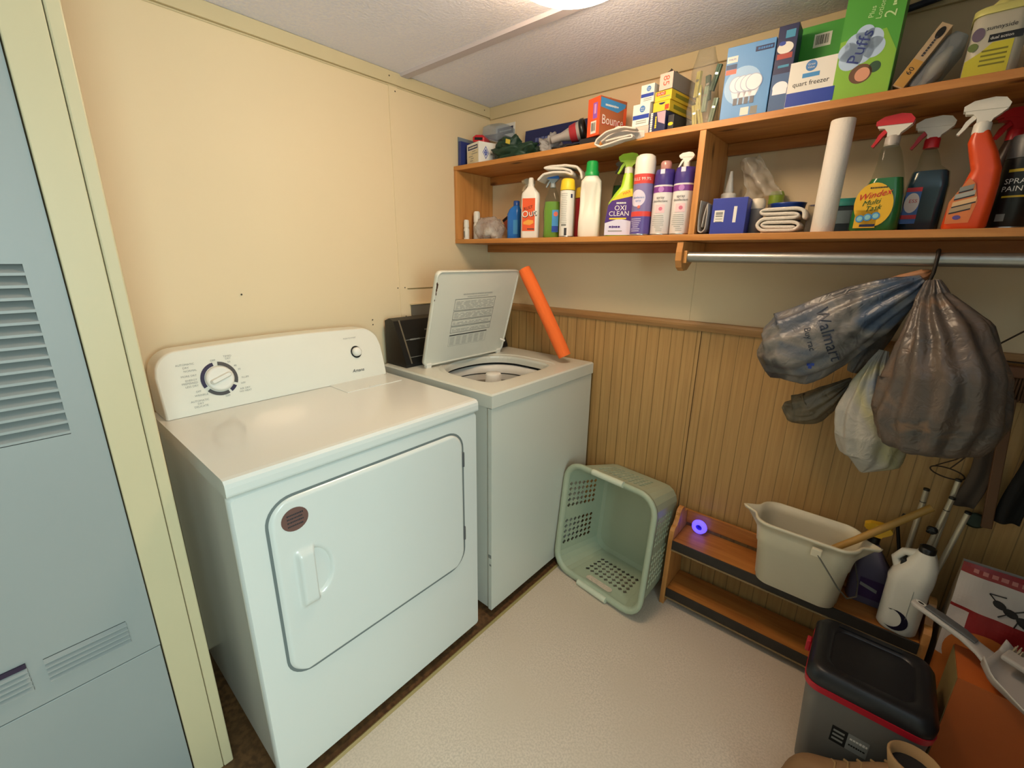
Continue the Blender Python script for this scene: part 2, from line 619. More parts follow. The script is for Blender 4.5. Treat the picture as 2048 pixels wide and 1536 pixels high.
# right wall stub, partition, far wall with the window, rear wall
b = MB(); b.box(2.3, 2.38, -1.32, 0, -0.05, H, mat('low_bounce_brown', '4c3a26', 0.6, noise_amt=0.1)); struct(b.build('wall_right'))  # unseen stub, lengthened to block window light, dark brown to cut bounce
roomp = mat('taupe_paint', '9c9284', 0.6)
b = MB(); b.box(2.38, 3.38, -1.40, -1.32, -0.05, H, roomp); struct(b.build('wall_partition'))
b = MB()
b.box(3.3, 3.38, -3.0, -1.40, -0.05, 0.8, roomp); b.box(3.3, 3.38, -3.0, -1.40, 1.9, H, roomp)
b.box(3.3, 3.38, -3.0, -2.55, 0.8, 1.9, roomp); b.box(3.3, 3.38, -1.45, -1.40, 0.8, 1.9, roomp)
struct(b.build('wall_far'))
b = MB()
for (y0, y1, z0, z1) in ((-2.55, -1.45, 0.8, 0.84), (-2.55, -1.45, 1.86, 1.9), (-2.55, -2.51, 0.84, 1.86), (-1.49, -1.45, 0.84, 1.86), (-2.02, -1.98, 0.84, 1.86)):
    b.box(3.31, 3.35, y0, y1, z0, z1, plastw)
struct(b.build('window_1'))
b = MB(); b.box(-T, 3.38, -3.08, -3.0, -0.05, H, roomp); struct(b.build('wall_rear'))

# closet front with its casing (x = 0.467)
XF = 0.467
b = MB(); b.box(0.0, XF - 0.02, -1.575, -1.56, 0, H, wallp)
struct(b.build('wall_closet_side'))
b = MB()
b.box(XF - 0.02, XF, -1.643, -1.5835, -0.004, H, trimp)
struct(b.build('trim_6', bevel=0.002))
b = MB()
b.box(XF - 0.10, XF + 0.002, -1.5825, -1.5593, -0.004, H, trimp)
struct(b.build('trim_7', bevel=0.003))

# furnace cabinet
fur = thing('furnace_cabinet', 'grey metal furnace front with louvred grilles beside the cream door casing', 'furnace', (XF, -2.1, 0))
b = MB()
X0 = -0.014
# front sheet with openings: upper louvre y -?..-1.692 ; local y = world + 2.1
def wy(y): return y + 2.1
y1c = wy(-1.6455)
ul0, ul1 = wy(-2.06), wy(-1.692)
lz0, lz1 = 1.035, 1.358
sheet = []
b.box(X0, 0.0 - 0.004, ul1, y1c, 0.475, H, greyfur)
b.box(X0, -0.004, wy(-2.6), ul1, lz1, H, greyfur)
b.box(X0, -0.004, wy(-2.6), ul0, lz0, lz1, greyfur)
b.box(X0, -0.004, wy(-2.6), ul1, 0.475, lz0, greyfur)
b.build('door_panel', fur)
b = MB()
b.box(-0.06, -0.055, ul0, ul1, lz0, lz1, dark)
n = 15
for i in range(n):
    z = lz0 + (i + 0.5) * (lz1 - lz0) / n
    b.prism([(-0.030, z + 0.012), (-0.028, z + 0.013), (-0.003, z - 0.004), (-0.003, z - 0.009), (-0.007, z - 0.008)], ul0, ul1, greyfur, 'xz')
b.build('louvre_grille', fur)
b = MB(); b.box(X0, -0.006, wy(-2.6), y1c, 0.004, 0.471, greyfur); b.build('lower_panel', fur, bevel=0.0015)
for (ya, yb) in ((-1.822, -1.692), (-1.99, -1.845)):
    b = MB()
    b.box(-0.004, -0.0035, wy(ya), wy(yb), 0.519, 0.578, mat('louvre_shadow', '3e423e', 0.7))
    for i in range(5):
        z = 0.525 + i * 0.0115
        b.prism([(-0.0035, z + 0.0055), (0.004, z), (0.004, z - 0.002), (-0.0035, z - 0.001)], wy(ya), wy(yb), greyfur, 'xz')
    b.build('vent_slots', fur)
b = MB(); b.box(-0.003, 0.001, wy(-1.99), wy(-1.845), 0.578, 0.588, mat('dark_purple_strip', '241030', 0.3)); b.build('label_strip', fur)

# ------------------------------------------------------------------ ceiling lamp
lamp = thing('ceiling_lamp', 'lit white dome lamp fixed to the ceiling', 'ceiling lamp', (LAMP_C[0], LAMP_C[1], H))
b = MB(); b.lathe([(0.120, -0.012), (0.125, -0.006), (0.12, 0.0)], plastw, 40); b.build('lamp_base', lamp)
b = MB()
prof = [(0.148 * math.cos(a), -0.055 - 0.050 * math.sin(a)) for a in [PI / 2 * i / 12 for i in range(12, -1, -1)]] + [(0.146, -0.022), (0.118, -0.012)]
b.lathe(prof, mat('lit_glass', 'fff2dc', 0.3, emit='ffdfb8', emit_s=LAMP_E), 40)
b.build('lamp_shade', lamp)

# ------------------------------------------------------------------ dryer
dry = thing('clothes_dryer', 'white front-loading dryer with a dial on its sloped console, by the door casing', 'dryer', (0.0, -1.508, 0))
DW = 0.737
def Yd(y): return y + 1.508
groove = mat('door_groove', '6f7673', 0.6)
b = MB(); b.box(0.05, 0.660, 0.012, DW - 0.012, 0.03, 0.886, enamel)
b.build('cabinet', dry, bevel=0.006)
# front panel
b = MB()
b.zloft([([(y, x) for x, y in []] or rr(DW - 0.006, 0.86, 0.012), 0)], enamel) if False else None
fr = rr(DW - 0.004, 0.862, 0.010, 4, DW / 2, 0.026 + 0.431)
b.loft([[(x, p[0], p[1]) for p in fr] for x in (0.650, 0.664)] + [[(0.670, DW / 2 + (p[0] - DW / 2) * 0.988, 0.457 + (p[1] - 0.457) * 0.988) for p in fr]], enamel)
dy0, dy1, dz0, dz1 = Yd(-1.440), Yd(-0.843), 0.343, 0.842
dc = ((dy0 + dy1) / 2, (dz0 + dz1) / 2)
dwid, dhgt = dy1 - dy0, dz1 - dz0
o_ = rr(dwid + 0.012, dhgt + 0.012, 0.066, 8, *dc); i_ = rr(dwid - 0.004, dhgt - 0.004, 0.058, 8, *dc)
n_ = len(o_)
b.add([(0.6706, p[0], p[1]) for p in o_] + [(0.6706, p[0], p[1]) for p in i_], [(k, (k + 1) % n_, n_ + (k + 1) % n_, n_ + k) for k in range(n_)], groove)
b.build('front_panel', dry)
# door with moulded grip and scoop
b = MB()
def rows(hh, r, k=40):
    out = []
    for j in range(k + 1):
        t = j / k
        out.append(-hh + 2 * hh * (0.5 - 0.5 * math.cos(PI * t)) if False else -hh + 2 * hh * t)
    return out
def door_pt(s, t):
    hw, hh, r = dwid / 2 - 0.001, dhgt / 2 - 0.001, 0.06
    tt = -1 + 2 * t
    tt = math.copysign(1 - (1 - abs(tt)) ** 1.4, tt)
    z = tt * hh
    e = abs(z) - (hh - r)
    wdt = hw if e <= 0 else hw - r + math.sqrt(max(0, r * r - e * e))
    ss = -1 + 2 * s
    y = ss * wdt
    # distance to edge for the rolled rim
    de = min(wdt - abs(y), (hh - abs(z)))
    x = 0.678 - 0.007 * max(0, 1 - max(0, de) / 0.010) ** 2
    gy, gz = y + dc[0] - Yd(-1.353), z + dc[1] - 0.618
    def sst(v): v = max(0, min(1, v)); return v * v * (3 - 2 * v)
    # raised grip on the left half
    if -0.050 < gy < 0.008 and abs(gz) < 0.1:
        k = sst((gy + 0.044) / 0.012) * sst((0.085 - abs(gz)) / 0.02)
        x += 0.014 * k * (1 if gy < 0.0 else sst((0.006 - gy) / 0.006))
    if 0.0 < gy < 0.052:
        q = 1 - (gy / 0.048) ** 2 - (gz / 0.072) ** 2
        if q > 0:
            x -= 0.022 * min(1, q * 1.8)
    return (x, y + dc[0], z + dc[1])
b.grid(door_pt, 170, 120, enamel)
sk = mat('brown_sticker', '6e4e46', 0.4)
sc_ = (0.6786, Yd(-1.383), 0.785)
b.disc(sc_, EY, EZ, 0.0315, sk, ry=0.0300)
for i, (t, zz) in enumerate(((0, 0.013), (0, 0.004), (0, -0.005), (0, -0.015))):
    b.worn((0.6789, sc_[1], sc_[2] + zz), EY, EZ, 0.036, 0.0045, printd, 8, i)
b.build('door', dry)
for z in (0.74, 0.462):
    b = MB(); b.box(0.668, 0.6765, Yd(-0.8445), Yd(-0.838), z - 0.026, z + 0.026, mat('hinge_steel', '7c8084', 0.4, metal=0.7))
    b.build('hinge', dry, bevel=0.001)
# top
b = MB()
prof = [(0.06, 0.892), (0.06, 0.93), (0.655, 0.9305), (0.667, 0.929), (0.6735, 0.922), (0.675, 0.912), (0.675, 0.8925), (0.670, 0.890)]
b.prism(prof, 0.0, DW, enamel, 'xz')
b.build('top_panel', dry, bevel=0.006, seg=3)
b = MB()
b.box(0.172, 0.30, Yd(-1.02), Yd(-0.80), 0.930, 0.9325, enamel); b.box(0.285, 0.297, Yd(-0.93), Yd(-0.89), 0.9325, 0.934, enamel)
b.build('lint_lid', dry, bevel=0.002)
# console : sloped face, rounded upper corners
b = MB()
def cons(y0, y1, z0, z1, r):
    pts = [(y0, z0), (y1, z0)]
    a = [(y1 - r + r * math.cos(t), z1 - r + r * math.sin(t)) for t in [PI / 2 * i / 8 for i in range(9)]]
    c = [(y0 + r + r * math.cos(t), z1 - r + r * math.sin(t)) for t in [PI / 2 + PI / 2 * i / 8 for i in range(9)]]
    return pts + a + c
cz0, cz1 = 0.931, 1.108
def fx(z): return 0.178 - 0.052 * ((z - cz0) / (cz1 - cz0)) ** 1.3
ol = []
def bow(y): return 0.010 * (1 - ((y - DW / 2) / (DW / 2)) ** 2)
sh = mat('console_white', 'e2ded0', 0.25, coat=0.3)
CY0, CY1, CR = 0.014, DW - 0.012, 0.062
def ztop(y):
    e = max(0.0, CY0 + CR - y, y - (CY1 - CR))
    return cz1 - CR + math.sqrt(max(0, CR * CR - e * e)) + bow(y)
def ysamp(t):
    k = 0.5 - 0.5 * math.cos(PI * t)
    return CY0 + (CY1 - CY0) * (0.55 * k + 0.45 * t)
def cface(s_, t):
    y = ysamp(s_)
    zz = cz0 + (ztop(y) - cz0) * t
    return (fx(zz), DW / 2 + (y - DW / 2) * 0.986, cz0 + (zz - cz0) * 0.985)
NYc = 60
b.grid(cface, NYc, 16, sh)
edge = [(CY0, cz0 + (ztop(CY0) - cz0) * q / 6) for q in range(6)] + [(ysamp(q / NYc), ztop(ysamp(q / NYc))) for q in range(NYc + 1)] + [(CY1, cz0 + (ztop(CY1) - cz0) * (5 - q) / 6) for q in range(6)]
def crow(dx, sc, back=None):
    return [((fx(z) + dx) if back is None else back, DW / 2 + (y - DW / 2) * sc, cz0 + (z - cz0) * (1 - (1 - sc) * 15 / 14)) for y, z in edge]
rows_ = [crow(0, 0.986), crow(-0.0015, 0.993), crow(-0.005, 0.998), crow(-0.010, 1.0), crow(0, 1.0, 0.055)]
ne = len(edge)
b.add([p for r_ in rows_ for p in r_], [(q * ne + k, q * ne + k + 1, (q + 1) * ne + k + 1, (q + 1) * ne + k) for q in range(4) for k in range(ne - 1)], sh, True)
b.add([(0.055, y, z) for y, z in edge], [tuple(range(ne))], sh)
def cw(y, z, off=0.0022):
    return Vector((fx(z) + off * 0.6, y, z))
kc = (Yd(-1.345), 1.020)
def onf(o, u, v, off=0.002):
    return cw(o[0] + u, o[1] + v, off)
def ringseg(bb, c, r0, r1, a0, a1, m, off=0.0022, n=12):
    vs_, fs_ = [], []
    for i in range(n + 1):
        a = math.radians(a0 + (a1 - a0) * i / n)
        vs_ += [onf(c, r0 * math.cos(a), r0 * math.sin(a), off), onf(c, r1 * math.cos(a), r1 * math.sin(a), off)]
    for i in range(n):
        fs_.append((2 * i, 2 * i + 1, 2 * i + 3, 2 * i + 2))
    bb.add(vs_, fs_, m)
ring_d = mat('dial_ring_navy', '2c2440', 0.4)
ring_g = mat('dial_ring_grey', '4a4644', 0.4)
for a0, a1, m in ((100, 205, ring_d), (218, 292, ring_g), (300, 325, ring_d), (-25, 84, ring_g)):
    ringseg(b, kc, 0.0385, 0.0485, a0, a1, m)
tx = [('AUTOMATIC', -0.075, 0.052), ('DRY', -0.075, 0.043), ('NORMAL', -0.066, 0.034), ('MORE DRY', -0.073, 0.02), ('ENERGY', -0.07, 0.008), ('PREFERRED', -0.075, 0.0), ('LESS DRY', -0.072, -0.009),
      ('OFF', -0.06, -0.026), ('WRINKLE', -0.055, -0.037), ('AUTOMATIC', -0.062, -0.052), ('DRY', -0.062, -0.060), ('DELICATE', -0.062, -0.068), ('OFF', -0.005, 0.053), ('TIMED', 0.035, 0.060), ('DRY', 0.035, 0.053),
      ('50', 0.035, 0.043), ('40', 0.049, 0.030), ('30', 0.057, 0.018), ('FLUFF', 0.068, -0.008), ('OFF', 0.058, -0.024), ('AIR DRY', 0.060, -0.040), ('NO HEAT', 0.060, -0.048), ('OFF', 0.01, -0.053)]
for s, u, v in tx:
    b.text(s, 0.0078, onf(kc, u, v, 0.0022), EY, Vector((-0.28, 0, 0.96)), printg)
b.text('Amana', 0.017, onf((Yd(-0.90), 0.966), 0, 0, 0.0025), EY, Vector((-0.28, 0, 0.96)), printd, shear=0.35)
b.text('PUSH TO START', 0.007, onf((Yd(-0.905), 1.083), 0, 0, 0.003), EY, Vector((-0.28, 0, 0.96)), printg)
ringseg(b, (Yd(-0.893), 1.032), 0.0165, 0.0215, 0, 360, black, 0.0025, 28)
b.build('console', dry)
tilt = Matrix.Rotation(math.radians(90 - 16), 4, 'Y')
b = MB(); b.X = Matrix.Translation(cw(kc[0], kc[1], 0.001)) @ tilt
b.lathe([(0.037, 0), (0.037, 0.008), (0.034, 0.012), (0.030, 0.013)], plastw, 32)
b.zloft([(rr(0.016, 0.062, 0.007, 4), 0.012), (rr(0.013, 0.058, 0.006, 4), 0.022), (rr(0.009, 0.052, 0.004, 4), 0.026)], plastw, X=Matrix.Rotation(math.radians(20), 4, 'Z'))
b.build('dial', dry)
b = MB(); b.X = Matrix.Translation(cw(Yd(-0.893), 1.032, 0.001)) @ tilt
b.lathe([(0.0165, 0), (0.0165, 0.012), (0.014, 0.017), (0.008, 0.019), (0.001, 0.0195)], plastw, 28)
b.build('start_knob', dry)
for (x, y) in ((0.62, 0.05), (0.62, DW - 0.05), (0.1, 0.05), (0.1, DW - 0.05)):
    b = MB(); b.lathe([(0.018, -0.004), (0.018, 0.01), (0.01, 0.012), (0.01, 0.032)], black, 14, x, y); b.build('foot', dry)

# ------------------------------------------------------------------ washer
wsh = thing('washing_machine', 'older white top-loading washer with black console and raised lid, next to the panelled wall', 'washing machine', (0.0, -0.702, 0))
WW = 0.667
def Yw(y): return y + 0.702
b = MB()
for (x0, x1, y0, y1) in ((0.05, 0.056, 0.006, WW - 0.006), (0.644, 0.650, 0.006, WW - 0.006), (0.056, 0.644, 0.006, 0.012), (0.056, 0.644, WW - 0.012, WW - 0.006)):
    b.box(x0, x1, y0, y1, 0.035, 0.884, enamel_old)
b.box(0.05, 0.65, 0.006, WW - 0.006, 0.030, 0.035, enamel_old)
b.build('cabinet', wsh)
b = MB(); b.box(0.652, 0.669, 0.001, WW - 0.001, 0.03, 0.877, enamel_old)
rust = mat('rust_chip', '4a2a14', 0.8)
b.box(0.6525, 0.668, 0.0004, 0.0012, 0.27, 0.285, printg); b.box(0.658, 0.668, 0.0004, 0.0012, 0.235, 0.244, printg)
b.build('front_panel', wsh, bevel=0.005)
# top frame with opening
b = MB()
ocx, ocy = 0.390, Yw(-0.392)
def opening(k):
    a = 2 * PI * k / 64
    c, s = math.cos(a), math.sin(a)
    nn = 6 if c > 0 else 2.4
    rr_ = (abs(c) ** nn + abs(s) ** nn) ** (-1 / nn)
    return (ocx + 0.180 * rr_ * c, ocy + 0.206 * rr_ * s)
def outer(k):
    a = 2 * PI * k / 64
    c, s = math.cos(a), math.sin(a)
    # ray to rectangle
    x0, x1, y0, y1 = 0.03, 0.674, -0.002, WW + 0.002
    tt = 1e9
    if c > 1e-9: tt = min(tt, (x1 - ocx) / c)
    if c < -1e-9: tt = min(tt, (x0 - ocx) / c)
    if s > 1e-9: tt = min(tt, (y1 - ocy) / s)
    if s < -1e-9: tt = min(tt, (y0 - ocy) / s)
    return (ocx + c * tt, ocy + s * tt)
# corners of the rectangle are inserted so the outline is exact
angs = sorted([2 * PI * k / 64 for k in range(64)] + [math.atan2(y - ocy, x - ocx) % (2 * PI) for x in (0.03, 0.674) for y in (-0.002, WW + 0.002)])
O, I, I2 = [], [], []
for a in angs:
    k = a * 64 / (2 * PI)
    O.append(outer(k)); I.append(opening(k))
zt = 0.931
n_ = len(O)
def shrink(P, s): return [(ocx + (x - ocx) * s, ocy + (y - ocy) * s) for x, y in P]
b.loft([[(x, y, 0.880) for x, y in O], [(x, y, zt - 0.006) for x, y in O], [(x, y, zt) for x, y in [((p[0] - ocx) * 0.985 + ocx, (p[1] - ocy) * 0.985 + ocy) for p in O]],
        [(x, y, zt) for x, y in shrink(I, 1.13)], [(x, y, zt - 0.003) for x, y in shrink(I, 1.10)], [(x, y, zt - 0.005) for x, y in shrink(I, 1.01)], [(x, y, zt - 0.014) for x, y in I], [(x, y, 0.895) for x, y in I]], enamel_old, smooth=False, cap0=False, cap1=False)
b.build('top_frame', wsh)
b = MB()
b.loft([[(x, y, 0.912) for x, y in shrink(I, 1.02)], [(x, y, 0.90) for x, y in shrink(I, 1.06)], [(x, y, 0.885) for x, y in shrink(I, 1.06)]], dark, cap0=False, cap1=False)
b.build('opening_gap_shade', wsh)  # black ring standing in for the shaded gap between top frame and tub
b = MB()
b.lathe([(0.243, 0.872), (0.225, 0.884), (0.202, 0.880), (0.200, 0.84), (0.205, 0.82), (0.21, 0.50), (0.16, 0.47), (0.0, 0.465)], plastw, 48, ocx, ocy, cap0=False)
b.lathe([(0.2035, 0.812), (0.2045, 0.79)], mat('tub_band', '9a9284', 0.5), 48, ocx, ocy, cap0=False, cap1=False)
b.lathe([(0.199, 0.846), (0.1985, 0.842)], dark, 48, ocx, ocy, cap0=False, cap1=False)
b.build('wash_tub', wsh)
b = MB()
b.lathe([(0.09, 0.47), (0.05, 0.52), (0.040, 0.60), (0.036, 0.84), (0.034, 0.892), (0.030, 0.898), (0.0, 0.899)], plastw, 28, ocx, ocy)
for k in range(4):
    b.box(0.03, 0.085, -0.003, 0.003, 0.475, 0.62, plastw, X=Matrix.Translation((ocx, ocy, 0)) @ Matrix.Rotation(k * PI / 2 + .3, 4, 'Z'))
b.build('agitator', wsh)
# lid, hinged at the rear and leaning a little forward
lidA = math.atan2(0.110, 0.388)
LX = Matrix.Translation((0.222, Yw(-0.398), 0.940)) @ Matrix.Rotation(lidA, 4, 'Y')
b = MB(); b.X = LX
lw, lh = 0.482, 0.402
out = rr(lw, lh, 0.022, 5, 0, lh / 2)
def taper(P, s, dz=0): return [(x * s, lh / 2 + (y - lh / 2) * s) for x, y in P]
b.loft([[(-0.012, p[0], p[1]) for p in taper(out, 0.985)], [(-0.010, p[0], p[1]) for p in out], [(0.006, p[0], p[1]) for p in out], [(0.008, p[0], p[1]) for p in taper(out, 0.988)],
        [(0.006, p[0], p[1]) for p in taper(out, 0.975)], [(0.003, p[0], p[1]) for p in taper(out, 0.965)]], enamel_old)
# print on the underside
pz = lambda u, v: (0.0036, u, v)
def frame_rect(y0, y1, z0, z1, t=0.0014, m=printd):
    for (a, c, d, e) in ((y0, y1, z0, z0 + t), (y0, y1, z1 - t, z1), (y0, y0 + t, z0, z1), (y1 - t, y1, z0, z1)):
        b.poly([pz(a, d), pz(c, d), pz(c, e), pz(a, e)], m)
pg2 = mat('faint_print', 'a8a8a0', 0.6)
for (z0, z1) in ((0.235, 0.285), (0.196, 0.232), (0.167, 0.193), (0.136, 0.164)):
    frame_rect(-0.125, 0.115, z0, z1)
    random.seed(int(z0 * 1000))
    k = max(2, int((z1 - z0 - .01) / 0.006))
    for r_ in range(k):
        zz = z0 + 0.007 + r_ * 0.006
        x = -0.117
        while x < 0.10:
            l_ = random.uniform(0.01, 0.035)
            b.poly([pz(x, zz), pz(min(x + l_, 0.108), zz), pz(min(x + l_, 0.108), zz + 0.0026), pz(x, zz + 0.0026)], pg2)
            x += l_ + random.choice([0.004, 0.012])
b.poly([pz(-0.125, 0.123), pz(0.10, 0.123), pz(0.10, 0.127), pz(-0.125, 0.127)], black)
frame_rect(-0.125, 0.10, 0.075, 0.122, 0.0008, printg)
for r_ in range(6):
    for c_ in range(6):
        b.poly([pz(-0.118 + c_ * 0.036, 0.081 + r_ * 0.0065), pz(-0.094 + c_ * 0.036, 0.081 + r_ * 0.0065), pz(-0.094 + c_ * 0.036, 0.0835 + r_ * 0.0065), pz(-0.118 + c_ * 0.036, 0.0835 + r_ * 0.0065)], pg2)
b.worn(pz(0, 0.304), EY, EZ, 0.17, 0.006, pg2, 22, 3)
b.worn(pz(0, 0.293), EY, EZ, 0.12, 0.004, pg2, 16, 4)
for (y, z, s) in ((-0.236, 0.345, 0.012), (-0.237, 0.33, 0.01), (-0.236, 0.315, 0.008), (-0.238, 0.355, 0.009), (-0.239, 0.29, 0.005)):
    random.seed(int(z * 999))
    pts = [(0.0084, y + s * 0.5 * math.cos(a) * random.uniform(.5, 1), z + s * 1.1 * math.sin(a) * random.uniform(.6, 1.1)) for a in [2 * PI * k / 9 for k in range(9)]]
    b.poly(pts, rust)
lid = b.build('lid', wsh)
b = MB(); b.X = LX
b.tube([(0.010, 0.20, 0.07), (0.028, 0.218, 0.064)], 0.005, plastw)
b.build('lid_pin', wsh)
for y in (-0.215, 0.215):
    b = MB(); b.X = LX; b.box(-0.008, 0.010, y - 0.013, y + 0.013, -0.008, 0.012, plastw); b.build('hinge', wsh, bevel=0.002)
# console
b = MB()
prof = [(0.03, 0.932), (0.03, 1.116), (0.062, 1.128), (0.092, 1.118), (0.168, 0.945), (0.168, 0.932)]
b.prism(prof, 0.022, WW - 0.01, black, 'xz')
b.build('console', wsh, bevel=0.003)
b = MB()
d_ = Vector((0.076, 0, -0.173)).normalized(); nrm = Vector((0.173, 0, 0.076)).normalized()
P = lambda y, t, o=0.0008: tuple(Vector((0.092, y, 1.118)) + d_ * t + nrm * o)
def facerect(y0, y1, t0, t1, m, o=0.0008): b.poly([P(y0, t0, o), P(y0, t1, o), P(y1, t1, o), P(y1, t0, o)], m)
facerect(0.046, 0.053, -0.002, 0.188, chrome)
facerect(0.053, WW - 0.03, 0.085, 0.087, mat('silver_line', '8c8880', 0.4))
facerect(0.053, WW - 0.03, 0.160, 0.162, MATS['silver_line'])
b.worn(P(0.10, 0.086, 0.0014), EY, -d_, 0.05, 0.007, MATS['silver_line'], 7, 5)
b.worn(P(0.19, 0.05, 0.0012), EY, -d_, 0.05, 0.005, MATS['silver_line'], 8, 6)
b.build('console_trim', wsh)
for y in (0.36, 0.5, 0.6):
    b = MB(); b.X = Matrix.Translation(P(y, 0.09)) @ nrm.to_track_quat('Z', 'Y').to_matrix().to_4x4()
    b.lathe([(0.025, 0), (0.023, 0.02), (0.018, 0.024), (0.0, 0.025)], black, 24); b.build('control_knob', wsh)
for (x, y) in ((0.62, 0.05), (0.62, WW - 0.05), (0.1, 0.05), (0.1, WW - 0.05)):
    b = MB(); b.lathe([(0.018, -0.004), (0.018, 0.012), (0.01, 0.014), (0.01, 0.037)], black, 14, x, y); b.build('foot', wsh)

# grey valve box plate on left wall above the washer
b = MB(); b.box(0.0005, 0.008, -0.52, -0.37, 1.118, 1.168, mat('dull_grey_plate', '6a665c', 0.5)); b.box(0.0005, 0.012, -0.525, -0.365, 1.168, 1.172, trimp)
tag(b.build('wall_plate', bevel=0.001), 'dull grey plate on the yellow wall above the washer console', 'wall plate')

# orange pool noodle
b = MB()
pA, pB = Vector((0.376, -0.176, 1.330)), Vector((0.588, -0.140, 0.962))
pts = [pA.lerp(pB, t) + Vector((0.006, -0.004, 0)) * math.sin(PI * t) for t in [i / 10 for i in range(11)]]
b.tube(pts, [0.027] + [0.0295] * 9 + [0.028], orange_foam, 20)
tag(b.build('pool_noodle'), 'orange foam pool noodle propping the washer lid', 'pool noodle')


# ------------------------------------------------------------------ wall shelf
Z1, Z2 = 1.4585, 1.7756
shelf = thing('wall_shelf', 'long two-tier pine shelf fixed across the back wall', 'shelf', (0, 0, 0))
b = MB(); b.box(0.002, 2.29, -0.244, -0.001, Z2 - 0.019, Z2, pine); b.build('upper_board', shelf, bevel=0.0012)
b = MB(); b.box(0.002, 2.29, -0.244, -0.001, Z1 - 0.019, Z1, pine); b.build('lower_board', shelf, bevel=0.0012)
b = MB(); b.box(0.002, 0.021, -0.2425, -0.001, Z1 + 0.0003, Z2 - 0.0195, pinev); b.build('side_panel', shelf, bevel=0.001)
b = MB(); b.box(1.104, 1.123, -0.2435, -0.001, Z1 + 0.0003, Z2 - 0.0195, pinev); b.build('divider', shelf, bevel=0.001)
for z in (Z1 - 0.0195, Z2 - 0.0195):
    for (x0, x1) in (((0.003, 2.29),) if z < Z1 else ((0.022, 1.103), (1.124, 2.29))):
        b = MB(); b.box(x0, x1, -0.020, -0.001, z - 0.036, z, pined); b.build('wall_cleat', shelf, bevel=0.001)

# closet rod with its curved wooden bracket
rod = thing('closet_rod', 'round grey metal closet rod under the shelf on a scrolled wooden bracket', 'closet rod', (1.10, -0.21, 1.389))
b = MB(); b.tube([(0.0, 0, 0), (1.185, 0, 0)], 0.0165, mat('galvanised_steel', 'aaa8a2', 0.38, metal=0.85, noise_amt=0.12, noise_scale=40), 24); b.build('rod', rod)
prof = [(0.186, 0.049), (0.186, 0.010), (0.207, 0.010), (0.207, -0.004), (0.16, 0.004), (0.10, 0.0), (0.06, -0.022), (0.03, -0.042), (0.0, -0.045), (-0.022, -0.034), (-0.034, -0.012), (-0.034, 0.015), (-0.028, 0.049)]
b = MB(); b.prism(prof, -0.028, -0.008, pinev, 'yz'); b.box(-0.008, 0.004, -0.02, 0.02, -0.02, 0.02, pinev) ; b.build('bracket', rod, bevel=0.002)
b = MB(); b.lathe([(0.012, 0), (0.011, 0.004), (0.004, 0.006)], plastw, 16, X=Matrix.Translation((-0.028, -0.012, 0.0)) @ Matrix.Rotation(-PI / 2, 4, 'Y')); b.build('screw_cap', rod)

# ------------------------------------------------------------------ printed cartons
EPS = 0.0004
def front_of(d): return lambda u, v, e=EPS: Vector((u, -d / 2 - e, v))
def right_of(w_): return lambda u, v, e=EPS: Vector((w_ / 2 + e, u, v))
def left_of(w_): return lambda u, v, e=EPS: Vector((-w_ / 2 - e, -u, v))

def barcode(b, o, ux, uy, w_, h_, seed=1):
    b.rect(o, ux, uy, w_, h_, paperw)
    o = Vector(o); n_ = Vector(ux).cross(Vector(uy)) * 0.0003
    random.seed(seed)
    x = -w_ * 0.38
    while x < w_ * 0.36:
        t = random.choice([0.0006, 0.001, 0.0015]) * w_ / 0.03
        b.rect(o + n_ + Vector(ux) * (x + t / 2) + Vector(uy) * h_ * 0.03, ux, uy, t, h_ * 0.68, barcode_m)
        x += t + random.choice([0.0007, 0.0012]) * w_ / 0.03

def carton(name, label, cat, loc, w_, d, h_, m, rz=0.0, prints=None, group=None, bevel=0.0012, rot=None, open_=False):
    b = MB()
    b.box(-w_ / 2, w_ / 2, -d / 2, d / 2, 0, h_, m)
    if prints:
        prints(b)
    o = b.build(name, bevel=bevel)
    o.location = loc
    o.rotation_euler = rot if rot else (0, 0, rz)
    return tag(o, label, cat, group)

# --- top shelf, left to right
# blue and grey packet in the corner
b = MB()
bm1 = mat('blue_packet', '2c3a78', 0.4, noise_amt=0.2)
b.box(-0.002, 0.002, 0, 0.15, 0, 0.125, mat('grey_blue_board', '7c858c', 0.5))
o = b.build('cardboard_sheet', bevel=0.0005); o.location = (0.0035, -0.215, Z2 + 0.001)
tag(o, 'grey board standing on edge in the corner of the upper shelf', 'cardboard')
b = MB(); b.box(0, 0.016, 0, 0.19, 0, 0.105, bm1)
b.rect((0.0165, 0.10, 0.06), EY, EZ, 0.13, 0.05, mat('packet_pale', '8088a0', 0.5))
o = b.build('blue_package', bevel=0.001); o.location = (0.0075, -0.220, Z2 + 0.001); o.rotation_euler = (0, math.radians(3), -0.03)
tag(o, 'blue flat package standing left of the white carton in the shelf corner', 'package')
b = MB()
b.zloft([(rr(0.06, 0.13, 0.008), 0), (rr(0.062, 0.132, 0.008), 0.02), (rr(0.04, 0.11, 0.008), 0.032)], red)
b.box(-0.02, 0.02, -0.0665, -0.06, 0.008, 0.020, dark)
o = b.build('red_case', bevel=0.001); o.location = (0.105, -0.165, Z2 + 0.092); o.rotation_euler = (0.05, 0.06, 0.5)
o.scale = (0.9, 0.8, 0.9); tag(o, 'red plastic case lying on top of the white carton in the shelf corner', 'case')

